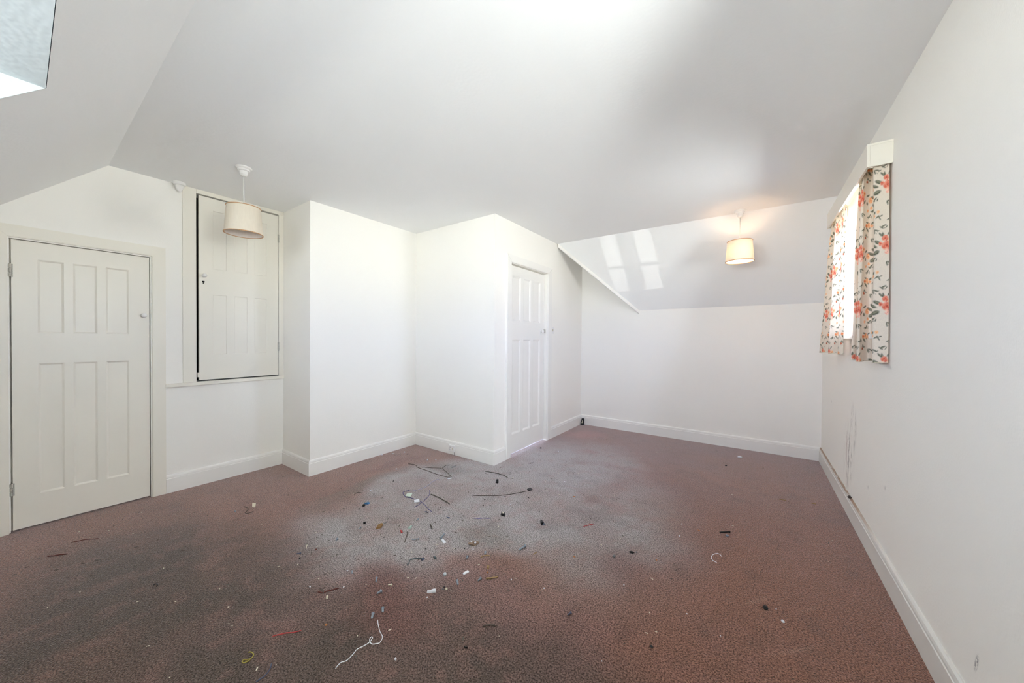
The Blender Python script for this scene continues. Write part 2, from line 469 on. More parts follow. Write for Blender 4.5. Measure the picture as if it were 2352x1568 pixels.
def carpet_floor():
    x0, x1, y0, y1, st = XL - 0.12, XR + 0.12, YB - 0.12, YF + 0.12, 0.014
    nx, ny = int((x1 - x0) / st) + 1, int((y1 - y0) / st) + 1
    gx, gy = np.meshgrid(np.linspace(x0, x1, nx), np.linspace(y0, y1, ny))
    x, y = gx.ravel(), gy.ravel(); n = len(x)
    co = np.c_[x, y, np.zeros(n)]
    i = np.arange(nx - 1)[None] + (np.arange(ny - 1) * nx)[:, None]
    q = np.stack([i, i + 1, i + 1 + nx, i + nx], -1).reshape(-1, 4)
    # underside and edges make it a slab
    cb = np.array([[x0, y0, -0.1], [x1, y0, -0.1], [x1, y1, -0.1], [x0, y1, -0.1]])
    c = [0, nx - 1, n - 1, n - nx]
    extra = np.array([[n + 3, n + 2, n + 1, n], [c[0], n, n + 1, c[1]], [c[1], n + 1, n + 2, c[2]], [c[2], n + 2, n + 3, c[3]], [c[3], n + 3, n, c[0]]])
    co = np.r_[co, cb]; q = np.r_[q, extra]
    me = bpy.data.meshes.new('floor')
    me.vertices.add(len(co)); me.vertices.foreach_set('co', co.ravel())
    me.loops.add(q.size); me.loops.foreach_set('vertex_index', q.ravel().astype(np.int32))
    me.polygons.add(len(q)); me.polygons.foreach_set('loop_start', (np.arange(len(q)) * 4).astype(np.int32))
    me.update(calc_edges=True)
    at = me.color_attributes.new('wear_and_shade', 'FLOAT_COLOR', 'POINT')
    col = np.r_[wear_and_shade(x, y), np.full((4, 3), 0.2)]
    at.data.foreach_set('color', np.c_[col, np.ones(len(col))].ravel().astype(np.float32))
    return link('floor', me, M['carpet'])
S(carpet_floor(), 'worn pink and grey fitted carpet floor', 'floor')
S(prism('floor_landing', [(XD - 0.60, 2.80), (XD - 0.045, 2.80), (XD - 0.045, 3.90), (XD - 0.60, 3.90)], 0.0, 0.003, M['lino']),
  'pale floor beyond the far door seen as bright sliver', 'floor')
S(prism('ceiling', [(XL - 0.12, YS), (XR + 0.12, YS), (XR + 0.12, YF + 0.12), (XL - 0.12, YF + 0.12)], H, H + 0.1, M['ceiling']),
  'flat white painted ceiling', 'ceiling')
# near sloping ceiling with the dormer cut out of it
S(holed('ceiling_slope_near', (XL - 0.12, XR + 0.12), (YB - 0.12, YS + 0.02), [(DX0, DX1, YB - 0.13, 0.065)], (0.0, 0.12),
        lambda u, v, w_: (u, v, zslope(v) + w_), M['ceiling']), 'sloping white ceiling around the dormer at upper left', 'ceiling')
# far sloping ceiling, cut off diagonally beside the far door
A_ = (XD, YFS, H); B_ = (XR + 0.02, YFS, H); C_ = (XR + 0.02, YF + 0.02, ZFS - 0.02); D_ = (-1.295, YF, ZFS); E_ = (-1.295, YF + 0.02, H + 0.02); F_ = (XR + 0.02, YF + 0.02, H + 0.02)
S(pydata('ceiling_slope_far', [A_, B_, C_, D_, E_, F_, (XD, YFS, H + 0.02), (XR + 0.02, YFS, H + 0.02), (-1.295, YF + 0.02, ZFS - 0.02)],
         [(0, 1, 2, 8, 3), (0, 3, 8, 4, 6), (8, 2, 5, 4), (1, 7, 5, 2), (6, 7, 5, 4), (0, 6, 7, 1)], M['ceiling']),
  'sloping white ceiling above the far wall', 'ceiling')
# white bead along the diagonal edge of the far slope
e0, e1 = Vector((XD + 0.002, YFS + 0.0, H - 0.001)), Vector((-1.285, YF - 0.002, ZFS - 0.004))
nrm = Vector((0.72, -0.69, 0)).normalized() * 0.02
vs = []
for e in (e0, e1):
    for dn, dz in ((0.2, 0.006), (1, 0.0), (1, -0.043), (0.2, -0.043)):
        vs.append(tuple(e + nrm * dn + Vector((0, 0, dz))))
S(pydata('trim_1', vs, [(0, 1, 2, 3), (4, 5, 6, 7), (0, 1, 5, 4), (1, 2, 6, 5), (2, 3, 7, 6), (3, 0, 4, 7)], M['trim']),
  'white edge board along the diagonal end of far slope', 'trim')

DOOR1 = (-0.027, 0.582, 0.008, 1.848)
CUP = (0.853, 1.462, 0.868, 2.434)
DOOR3 = (2.957, 3.722, 0.012, 2.034)
G_ = 0.004
S(holed('wall_left', (YB - 0.12, Y1), (0.0, H + 0.02), [(DOOR1[0] - G_, DOOR1[1] + G_, -1, DOOR1[3] + G_), CUP], (0.0, 0.12),
        lambda u, v, w_: (XL - w_, u, v), M['wall']), 'left wall with panelled door and high cupboard', 'wall')
S(prism('wall_breast_side', [(XL - 0.12, Y1), (XB, Y1), (XB - 0.1, Y1 + 0.1), (XL - 0.12, Y1 + 0.1)], 0, H + 0.02, M['wall']), 'narrow side face of the projecting wall beside cupboard', 'wall')
S(prism('wall_breast', [(XB, Y1), (XB, Y2), (XB - 0.1, Y2 + 0.1), (XB - 0.1, Y1 + 0.1)], 0, H + 0.02, M['wall']), 'plain white face of the projecting wall left of alcove corner', 'wall')
S(prism('wall_alcove', [(XB, Y2), (XD, Y2), (XD, Y2 + 0.1), (XB - 0.1, Y2 + 0.1)], 0, H + 0.02, M['wall']), 'white wall with the low socket left of far door', 'wall')
S(holed('wall_door_side', (Y2 + 0.1, YF + 0.12), (0.0, H + 0.02), [(DOOR3[0] - G_, DOOR3[1] + G_, -1, DOOR3[3] + G_)], (0.0, 0.1),
        lambda u, v, w_: (XD - w_, u, v), M['wall']), 'white wall holding the far panelled door', 'wall')
S(prism('wall_far', [(XD, YF), (XR, YF), (XR, YF + 0.1), (XD, YF + 0.1)], 0, H + 0.02, M['wall']), 'low white far wall under the slope', 'wall')
WIN = (2.84, 3.72, 1.285, 2.18)
WIN_FILL = (0.10, 0.86, 1.285, 2.18)  # added opening out of view, lets fill daylight onto the left side
S(holed('wall_right', (YB - 0.12, YF + 0.1), (0.0, H + 0.02), [WIN, WIN_FILL], (0.0, 0.14), lambda u, v, w_: (XR + w_, u, v), M['wall_scuffed']),
  'long white right wall with scuff marks and curtained window', 'wall')
S(holed('wall_back', (XL - 0.12, XR + 0.12), (0.0, 1.66), [(DX0, DX1, DZ0, 2.0)], (0.0, 0.1), lambda u, v, w_: (u, YB - w_, v), M['wall']),
  'low back wall under the dormer behind the viewer', 'wall')

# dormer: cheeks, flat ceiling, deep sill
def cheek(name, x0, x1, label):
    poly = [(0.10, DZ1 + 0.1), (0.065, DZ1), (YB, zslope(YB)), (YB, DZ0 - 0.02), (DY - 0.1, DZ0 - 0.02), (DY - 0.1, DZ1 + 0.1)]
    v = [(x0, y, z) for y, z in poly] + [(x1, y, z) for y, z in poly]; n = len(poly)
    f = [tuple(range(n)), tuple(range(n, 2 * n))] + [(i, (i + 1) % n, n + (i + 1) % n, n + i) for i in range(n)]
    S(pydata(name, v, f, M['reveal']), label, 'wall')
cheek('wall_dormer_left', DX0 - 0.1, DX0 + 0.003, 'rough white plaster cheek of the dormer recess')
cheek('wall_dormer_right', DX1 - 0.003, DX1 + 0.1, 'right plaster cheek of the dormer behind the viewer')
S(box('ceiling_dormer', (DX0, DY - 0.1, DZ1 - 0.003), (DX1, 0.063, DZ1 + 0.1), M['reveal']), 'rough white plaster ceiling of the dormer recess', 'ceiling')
S(box('trim_2', (DX0, DY - 0.1, DZ0 - 0.04), (DX1, YB + 0.02, DZ0), M['trim']), 'deep white sill of the dormer behind the viewer', 'sill')

# ---- windows
def window(name, label, fn, u0_, u1_, v0, v1, cols, bars, stile, thick=None):
    """frame built in u,v,w space (w = depth outwards)."""
    root = empty(name, fn((u0_ + u1_) / 2, v0, 0)); S(root, label, 'window')
    inv = root.location.copy()
    def local(u, v, w_): return tuple(Vector(fn(u, v, w_)) - inv)
    cw = (u1_ - u0_) / cols
    holes = []
    for i in range(cols):
        st = thick[1] if thick and i in thick[0] else stile
        a, b = u0_ + i * cw + st, u0_ + (i + 1) * cw - st
        zs = [v0 + 0.03] + bars + [v1 - 0.04]
        for k in range(len(zs) - 1):
            holes.append((a, b, zs[k] + (0.012 if k else 0), zs[k + 1] - (0.012 if k < len(zs) - 2 else 0)))
    holed('window_frame', (u0_, u1_), (v0, v1), holes, (0.0, 0.05), local, M['upvc'], root)
    for h in holes:
        holed('pane', (h[0] - 0.003, h[1] + 0.003), (h[2] - 0.003, h[3] + 0.003), [], (0.022, 0.026), local, M['glass'], root)
    return root
window('window_1', 'bright curtained window in the right wall', lambda u, v, w_: (XR + 0.07 + w_, u, v), WIN[0], WIN[1], WIN[2], WIN[3], 2, [], 0.045)
window('window_2', 'dormer casement window behind the viewer', lambda u, v, w_: (u, DY - w_, v), DX0, DX1, DZ0, DZ1, 7, [1.61], 0.048, ((1, 2), 0.091))
window('window_fill', 'added unseen window in the right wall, for fill daylight', lambda u, v, w_: (XR + 0.07 + w_, u, v), WIN_FILL[0], WIN_FILL[1], WIN_FILL[2], WIN_FILL[3], 1, [], 0.045)
# added unseen eaves, keep sky light out of the added side window
S(pydata('eaves_sky_blocker', [(XR + 0.14, -2.2, 2.30), (XR + 1.34, -2.2, 1.78), (XR + 1.34, 2.2, 1.78), (XR + 0.14, 2.2, 2.30), (XR + 0.14, -2.2, 2.40), (XR + 1.34, -2.2, 1.88), (XR + 1.34, 2.2, 1.88), (XR + 0.14, 2.2, 2.40)],
         [(0, 1, 2, 3), (4, 5, 6, 7), (0, 1, 5, 4), (1, 2, 6, 5), (2, 3, 7, 6), (3, 0, 4, 7)], M['upvc']), 'added unseen eaves, blocking sky light into the fill window', 'eaves')
# added unseen lean-to, blocks steep ground light through the curtained window
S(pydata('lean_to_ground_blocker', [(XR + 0.14, 1.7, 1.16), (XR + 1.5, 1.7, 0.98), (XR + 1.5, 4.8, 0.98), (XR + 0.14, 4.8, 1.16), (XR + 0.14, 1.7, 1.06), (XR + 1.5, 1.7, 0.88), (XR + 1.5, 4.8, 0.88), (XR + 0.14, 4.8, 1.06)],
         [(0, 1, 2, 3), (4, 5, 6, 7), (0, 1, 5, 4), (1, 2, 6, 5), (2, 3, 7, 6), (3, 0, 4, 7)], simple('blocker_slate', srgb(92, 94, 98), 0.8)), 'added unseen slate lean-to, blocking ground light into the curtained window', 'roof')
# sill board of the right window
S(box('trim_3', (XR - 0.035, WIN[0] - 0.03, 1.256), (XR + 0.07, WIN[1] + 0.03, 1.2855), M['trim'], bevel=0.005), 'white sill board under the curtained window', 'sill')

# ---- dark spaces behind the left door and the cupboard
def closet(name, y0, y1, z0, z1, label):
    bm = bmesh.new()
    x0, x1 = XL - 0.55, XL - 0.12
    add_box(bm, (x0 - 0.03, y0 - 0.03, z0 - 0.03), (x0, y1 + 0.03, z1 + 0.03))
    add_box(bm, (x0, y0 - 0.03, z0 - 0.03), (x1, y0, z1 + 0.03)); add_box(bm, (x0, y1, z0 - 0.03), (x1, y1 + 0.03, z1 + 0.03))
    add_box(bm, (x0, y0, z0 - 0.03), (x1, y1, z0)); add_box(bm, (x0, y0, z1), (x1, y1, z1 + 0.03))
    S(from_bm(name, bm, M['dark']), label, 'wall')
closet('wall_closet', DOOR1[0] - 0.02, DOOR1[1] + 0.02, 0.0, DOOR1[3] + 0.02, 'dark closet walls behind the left panelled door')
closet('wall_cupboard', CUP[0] - 0.01, CUP[1] + 0.01, CUP[2] - 0.01, CUP[3] + 0.01, 'dark inside walls of the high cupboard')

# ---- skirting boards
def skirting(name, a, b, nrm_, label, mat=None, ea=0, eb=0):
    """a, b: ends on the wall line; nrm_: direction into the room; ea, eb: +1 outside mitre, -1 inside mitre."""
    a, b, n = Vector((*a, 0)), Vector((*b, 0)), Vector((*nrm_, 0))
    t = (b - a).normalized()
    prof = [(0.0, 0.0), (TB, 0.0), (TB, HB - 0.030), (TB - 0.003, HB - 0.027), (TB - 0.003, HB - 0.016), (TB - 0.006, HB - 0.006), (0.006, HB), (0.0, HB)]
    v = [tuple(a + n * d - t * (d * ea) + Vector((0, 0, z))) for d, z in prof] + [tuple(b + n * d + t * (d * eb) + Vector((0, 0, z))) for d, z in prof]
    k = len(prof)
    f = [tuple(range(k)), tuple(range(k, 2 * k))] + [(i, (i + 1) % k, k + (i + 1) % k, k + i) for i in range(k)]
    return S(pydata(name, v, f, mat or M['trim']), label, 'skirting board')
skirting('baseboard_left', (XL, 0.668), (XL, Y1), (1, 0), 'white skirting board under the high cupboard', eb=-1)
skirting('baseboard_breast_side', (XL, Y1), (XB, Y1), (0, -1), 'short white skirting board on the narrow side face', ea=-1, eb=1)
skirting('baseboard_breast', (XB, Y1), (XB, Y2), (1, 0), 'white skirting board along the projecting wall', ea=1, eb=-1)
skirting('baseboard_alcove', (XB, Y2), (XD, Y2), (0, -1), 'white skirting board carrying the wall socket', ea=-1, eb=1)
skirting('baseboard_door_near', (XD, Y2), (XD, 2.872), (1, 0), 'tiny white skirting piece left of the far door', ea=1)
skirting('baseboard_door_far', (XD, 3.828), (XD, YF), (1, 0), 'white skirting board between far door and corner', eb=-1)
skirting('baseboard_far', (XD, YF), (XR, YF), (0, -1), 'white skirting board along the far wall', ea=-1, eb=-1)
skirting('baseboard_right', (XR, YB), (XR, YF), (-1, 0), 'long white skirting board with dirty top on right wall', M['skirt_dirty'], ea=-1, eb=-1)
skirting('baseboard_back', (XL, YB), (XR, YB), (0, 1), 'white skirting board under the dormer', ea=-1, eb=-1)

# ---- panelled doors (all face +X)
def door_body(root, y0, y1, z0, z1, cols, rows, mat, thick=0.038, rec=0.010, mould=0.011):
    """parts are laid out in root space; front face at x = 0."""
    holes = [(c[0], c[1], r[0], r[1]) for r in rows for c in cols]
    holed('door_frame', (y0, y1), (z0, z1), holes, (0.0, thick), lambda u, v, w_: (-w_, u, v), mat, root)
    for (a, b, c, d) in holes:
        m_ = mould
        v = [(-0.0005, a, c), (-0.0005, b, c), (-0.0005, b, d), (-0.0005, a, d)]
        s1 = [(-0.004, a + m_ * 0.45, c + m_ * 0.45), (-0.004, b - m_ * 0.45, c + m_ * 0.45), (-0.004, b - m_ * 0.45, d - m_ * 0.45), (-0.004, a + m_ * 0.45, d - m_ * 0.45)]
        s2 = [(-0.0055, a + m_ * 0.5, c + m_ * 0.5), (-0.0055, b - m_ * 0.5, c + m_ * 0.5), (-0.0055, b - m_ * 0.5, d - m_ * 0.5), (-0.0055, a + m_ * 0.5, d - m_ * 0.5)]
        s3 = [(-rec, a + m_, c + m_), (-rec, b - m_, c + m_), (-rec, b - m_, d - m_), (-rec, a + m_, d - m_)]
        vv = v + s1 + s2 + s3
        f = [(k * 4 + i, k * 4 + (i + 1) % 4, (k + 1) * 4 + (i + 1) % 4, (k + 1) * 4 + i) for k in range(3) for i in range(4)]
        pan = box('panel', (-rec - 0.012, a, c), (-rec + 0.0005, b, d), mat, root)
        o = pydata('panel_moulding', vv, f, mat, pan)

def knob(root, loc, r, mat):
    v, f = lathe([(r * 0.9, 0.0), (r * 0.9, 0.004), (r * 0.45, 0.007), (r * 0.4, 0.016), (r * 0.8, 0.022), (r, 0.031), (r * 0.8, 0.039), (r * 0.3, 0.042)], 20)
    v = [(z + loc[0], y + loc[1], x + loc[2]) for x, y, z in v]
    return pydata('knob', v, f, mat, root, smooth=True)

def hinge(root, y, z0, z1, mat, x=0.004):
    n = 3; hh = (z1 - z0) / n
    bm = bmesh.new()
    for i in range(n):
        v, f = lathe([(0.0062, 0.001), (0.0068, 0.003), (0.0068, hh - 0.003), (0.0062, hh - 0.001)], 10)
        ids = [bm.verts.new((p[0] + x, p[1] + y, p[2] + z0 + i * hh)) for p in v]
        for q in f: bm.faces.new([ids[k] for k in q])
    add_box(bm, (x - 0.006, y - 0.010, z0), (x - 0.003, y + 0.012, z1))
    return from_bm('hinge', bm, mat, root, smooth=False)

M['hinge'] = simple('painted_hinge', (0.72, 0.70, 0.62, 1), 0.45, var=0.35, scale=180)
M['keyhole'] = M['dark']

def architrave(name, label, X, y0, y1, ztop, wl, wr, wt, t=0.02, z0=0.0):
    root = empty(name, (X, (y0 + y1) / 2, z0)); S(root, label, 'door frame')
    b = root.location
    def board(poly):
        # moulded cross-section: flat board with a stepped outer bead
        v = [(0.0, y - b.y, z - b.z) for y, z in poly] + [(t, y - b.y, z - b.z) for y, z in poly]
        bm = bmesh.new()
        ids = [bm.verts.new(p) for p in v]
        for q in ((3, 2, 1, 0), (4, 5, 6, 7), (0, 1, 5, 4), (1, 2, 6, 5), (2, 3, 7, 6), (3, 0, 4, 7)): bm.faces.new([ids[i] for i in q])
        bmesh.ops.bevel(bm, geom=[e for e in bm.edges if all(abs(vv.co.x - t) < 1e-6 for vv in e.verts)], offset=0.004, segments=2, affect='EDGES')
        from_bm('architrave_board', bm, M['gloss'] if X < -3 else M['trim'], root)
    board([(y0 - wl, z0), (y0, z0), (y0, ztop), (y0 - wl, ztop + wt)])
    board([(y1, z0), (y1 + wr, z0), (y1 + wr, ztop + wt), (y1, ztop)])
    board([(y0 - wl, ztop + wt), (y0, ztop), (y1, ztop), (y1 + wr, ztop + wt)])
    return root

# left door, flush in its opening, hinged on the left
d1 = empty('door_1', (XL - 0.004, 0, 0)); S(d1, 'cream six-panel door at far left', 'door')
door_body(d1, DOOR1[0] + 0.003, DOOR1[1] - 0.001, DOOR1[2] + 0.003, DOOR1[3] - 0.001, [(0.074, 0.179), (0.217, 0.323), (0.363, 0.475)], [(0.213, 1.062), (1.260, 1.736)], M['gloss'])
knob(d1, (0.0, 0.548, 1.402), 0.017, M['plastic'])
hinge(d1, DOOR1[0] - 0.002, 1.610, 1.692, M['hinge']); hinge(d1, DOOR1[0] - 0.002, 0.232, 0.310, M['hinge'])
# rebate strip that closes the gap behind the door
S(holed('trim_4', (DOOR1[0] - 0.004, DOOR1[1] + 0.004), (0.0, DOOR1[3] + 0.004), [(DOOR1[0] + 0.012, DOOR1[1] - 0.012, -1, DOOR1[3] - 0.012)], (0.046, 0.066), lambda u, v, w_: (XL - w_, u, v), M['gloss']),
  'rebate lining of the left panelled door', 'door frame')
architrave('trim_5', 'cream architrave around the left panelled door', XL, DOOR1[0] - 0.010, DOOR1[1] + 0.010, DOOR1[3] + 0.012, 0.09, 0.076, 0.076)

# high cupboard door, a little ajar on its right-hand hinges
d2 = empty('door_2', (XL + 0.004, 1.4575, 0)); S(d2, 'cream six-panel cupboard door set high in the wall, slightly ajar', 'door')
oy = 1.4575
door_body(d2, 0.8690 - oy, 1.4575 - oy, 0.8800, 2.4215, [(0.960 - oy, 1.055 - oy), (1.110 - oy, 1.207 - oy), (1.262 - oy, 1.361 - oy)], [(1.095, 1.604), (1.822, 2.318)], M['gloss'], thick=0.026, rec=0.006, mould=0.007)
knob(d2, (0.0, 0.898 - oy, 1.757), 0.016, M['plastic'])
kb = bmesh.new(); add_box(kb, (0.0, 0.893 - oy, 1.688), (0.0015, 0.8985 - oy, 1.712)); add_box(kb, (0.0, 0.889 - oy, 1.700), (0.0018, 0.9045 - oy, 1.713), 0.0008)
from_bm('keyhole', kb, M['keyhole'], d2)
hinge(d2, 0.003, 2.165, 2.243, M['hinge'], 0.002); hinge(d2, 0.003, 1.112, 1.197, M['hinge'], 0.002)
box('latch_plate', (-0.022, 0.8600 - oy, 0.905), (-0.004, 0.8692 - oy, 0.945), M['gloss'], d2)
d2.rotation_euler.z = math.radians(0.9)
# cupboard frame: left board, head strip, right strip and sill rail
t6 = empty('trim_6', (XL, 1.08, 0.84)); S(t6, 'cream frame boards around the high cupboard', 'door frame')
def part6(name, lo, hi, bev=0.002):
    b = t6.location; box(name, tuple(lo[i] - b[i] for i in range(3)), tuple(hi[i] - b[i] for i in range(3)), M['gloss'], t6, bevel=bev)
part6('frame_board', (XL, 0.769, 0.868), (XL + 0.010, CUP[0], H), 0.002)
part6('frame_head', (XL, CUP[0], CUP[3]), (XL + 0.012, 1.5035, H))
part6('frame_board', (XL, CUP[1], 0.868), (XL + 0.010, 1.5035, CUP[3]))
part6('frame_sill', (XL, 0.664, 0.838), (XL + 0.022, 1.5035, 0.868), 0.004)

# far door, set back in its frame
d3 = empty('door_3', (XD - 0.032, 0, 0)); S(d3, 'white six-panel door in the far wall recess, seen at an angle', 'door')
door_body(d3, DOOR3[0] + 0.001, DOOR3[1] - 0.001, DOOR3[2], DOOR3[3] - 0.006, [(3.040, 3.202), (3.255, 3.410), (3.462, 3.626)], [(0.213, 1.237), (1.436, 1.924)], M['trim'], rec=0.013, mould=0.020)
kn = knob(d3, (0.0, 3.640, 1.338), 0.021, M['plastic'])
box('escutcheon', (0.0, 3.622, 1.300), (0.003, 3.656, 1.372), M['plastic'], d3, bevel=0.001)
box('keyhole', (0.003, 3.637, 1.308), (0.0036, 3.643, 1.320), M['keyhole'], d3)
box('lock_keep', (0.0, 3.700, 1.325), (0.020, 3.7205, 1.362), M['hinge'], d3, bevel=0.002)
S(holed('trim_7', (DOOR3[0] - 0.004, DOOR3[1] + 0.004), (0.0, DOOR3[3] + 0.004), [(DOOR3[0] + 0.014, DOOR3[1] - 0.014, -1, DOOR3[3] - 0.014)], (0.072, 0.098), lambda u, v, w_: (XD - w_, u, v), M['trim']),
  'rebate lining of the far panelled door', 'door frame')
architrave('trim_8', 'white architrave around the far panelled door', XD, DOOR3[0] - 0.006, DOOR3[1] + 0.006, DOOR3[3] + 0.008, 0.078, 0.098, 0.078, t=0.022)

# ------------------------------------------------------------------ pelmet and curtains
PX, PY0, PY1, PZ0, PZ1 = 0.469, 2.575, 3.81, 2.158, 2.278
pel = empty('pelmet', (XR, (PY0 + PY1) / 2, PZ0)); setp(pel, 'cream boxed pelmet above the floral curtains', 'pelmet')
def pp(name, lo, hi, mat=None):
    b = pel.location; box(name, tuple(lo[i] - b[i] for i in range(3)), tuple(hi[i] - b[i] for i in range(3)), mat or M['gloss'], pel, bevel=0.0015)
pp('front_board', (PX, PY0, PZ0), (PX + 0.012, PY1, PZ1)); pp('top_board', (PX + 0.012, PY0, PZ1 - 0.012), (XR, PY1, PZ1))
pp('end_board', (PX + 0.012, PY0, PZ0), (XR, PY0 + 0.012, PZ1 - 0.012)); pp('end_board', (PX + 0.012, PY1 - 0.012, PZ0), (XR, PY1, PZ1 - 0.012))
pp('curtain_rail', (XR - 0.050, PY0 + 0.02, PZ1 - 0.045), (XR - 0.036, PY1 - 0.02, PZ1 - 0.0135), M['plastic'])

TW, TH = 0.20, 0.355     # repeat of the print
def floral(u, v):
    """colour of the printed cloth; u, v in metres."""
    n = u.shape[0]
    col = np.empty((n, 3)); col[:] = srgb(232, 221, 205)[:3]
    a = np.mod(u, TW); b = np.mod(v, TH)
    rs = np.random.RandomState(3)
    def local(cx, cy, ang):
        dx = a - cx; dx = dx - TW * np.round(dx / TW); dy = b - cy; dy = dy - TH * np.round(dy / TH)
        c, s = math.cos(ang), math.sin(ang)
        return dx * c + dy * s, -dx * s + dy * c
    def put(mask, c, k):
        w_ = np.clip(mask, 0, 1)[:, None] * k
        col[:] = col * (1 - w_) + np.array(srgb(*c)[:3]) * w_
    def ell(cx, cy, rx, ry, ang, c, k=1.0, soft=0.25):
        x, y = local(cx, cy, ang); d = np.sqrt((x / rx) ** 2 + (y / ry) ** 2)
        put((1 + soft - d) / (2 * soft), c, k); return x, y, d
    def leaf(cx, cy, L, W_, ang, light=(150, 150, 128), dark=(84, 88, 74)):
        ell(cx, cy, L, W_, ang, dark, 0.95); 
        x, y = local(cx, cy, ang)
        d = np.sqrt((x / (L * 0.72)) ** 2 + ((y - W_ * 0.18) / (W_ * 0.45)) ** 2)
        put((1.2 - d) / 0.4, light, 0.8)
    def rose(cx, cy, r, cs):
        for k in range(6):
            th = k * 1.047 + cx * 40
            ell(cx + math.cos(th) * r * 0.6, cy + math.sin(th) * r * 0.6, r * 0.55, r * 0.42, th + 1.2, cs[k % len(cs)], 0.9)
        x, y, d = ell(cx, cy, r * 0.62, r * 0.55, 0.3, cs[0], 0.9)
        put((np.sin(np.arctan2(y, x) * 3 + d * 9) - 0.2) * (d < 1.0), cs[-1], 0.7)
        ell(cx - r * 0.1, cy + r * 0.05, r * 0.22, r * 0.18, 0, (176, 60, 48), 0.7)
    coral = [(226, 108, 84), (240, 160, 136), (214, 92, 76), (246, 190, 164)]
    peach = [(240, 172, 122), (246, 200, 158), (232, 148, 98), (250, 218, 180)]
    # main bouquet
    for (cx, cy, L, W_, an) in ((0.098, 0.112, 0.024, 0.010, 0.5), (0.125, 0.092, 0.026, 0.009, 0.35), (0.108, 0.052, 0.024, 0.0125, -0.3), (0.062, 0.150, 0.018, 0.006, 1.3), (0.078, 0.156, 0.016, 0.0055, 0.8),
                                (0.014, 0.066, 0.018, 0.006, 2.4), (0.175, 0.108, 0.016, 0.006, 2.7), (0.182, 0.058, 0.011, 0.008, 1.2), (0.03, 0.160, 0.013, 0.005, 2.2)):
        leaf(cx, cy, L, W_, an)
    rose(0.045, 0.088, 0.026, coral); rose(0.052, 0.132, 0.018, coral); rose(0.020, 0.118, 0.017, peach)
    rose(0.150, 0.078, 0.019, peach); rose(0.078, 0.102, 0.012, coral); rose(0.040, 0.052, 0.014, [(246, 196, 176), (240, 160, 136), (250, 214, 196)])
    # peach spray
    for (cx, cy, L, W_, an) in ((0.125, 0.285, 0.013, 0.007, 2.2), (0.168, 0.292, 0.020, 0.005, 0.2), (0.172, 0.252, 0.026, 0.007, 0.7), (0.146, 0.262, 0.012, 0.0045, 1.0), (0.088, 0.256, 0.016, 0.004, 1.0),
                                (0.102, 0.262, 0.014, 0.004, 2.6), (0.078, 0.266, 0.010, 0.0035, 2.9)):
        leaf(cx, cy, L, W_, an)
    rose(0.155, 0.275, 0.017, peach); rose(0.128, 0.270, 0.011, peach); rose(0.182, 0.272, 0.013, [(236, 150, 100), (246, 196, 150), (226, 128, 90)]); rose(0.098, 0.292, 0.010, [(248, 206, 160), (244, 186, 130)])
    # loose sprigs
    for (cx, cy, an) in ((0.120, 0.015, 2.5), (0.030, 0.345, 0.4), (0.178, 0.210, 0.9), (0.060, 0.205, 2.8), (0.018, 0.250, 1.9), (0.150, 0.335, 2.2), (0.110, 0.185, 0.3)):
        leaf(cx, cy, 0.015, 0.0045, an); leaf(cx + 0.013, cy - 0.008, 0.014, 0.004, an + 0.9); leaf(cx - 0.016, cy - 0.006, 0.009, 0.003, an - 0.7)
        ell(cx + 0.004, cy - 0.012, 0.016, 0.0012, an + 0.5, (104, 104, 88), 0.9)
    rose(0.140, 0.030, 0.011, peach); rose(0.172, 0.012, 0.010, peach); rose(0.19, 0.195, 0.009, [(170, 92, 66), (206, 122, 92)])
    weave = 1.0 + 0.035 * np.sin(u * 2600) * np.sin(v * 2600) + 0.02 * rs.randn(n)
    return np.clip(col * weave[:, None], 0, 1)

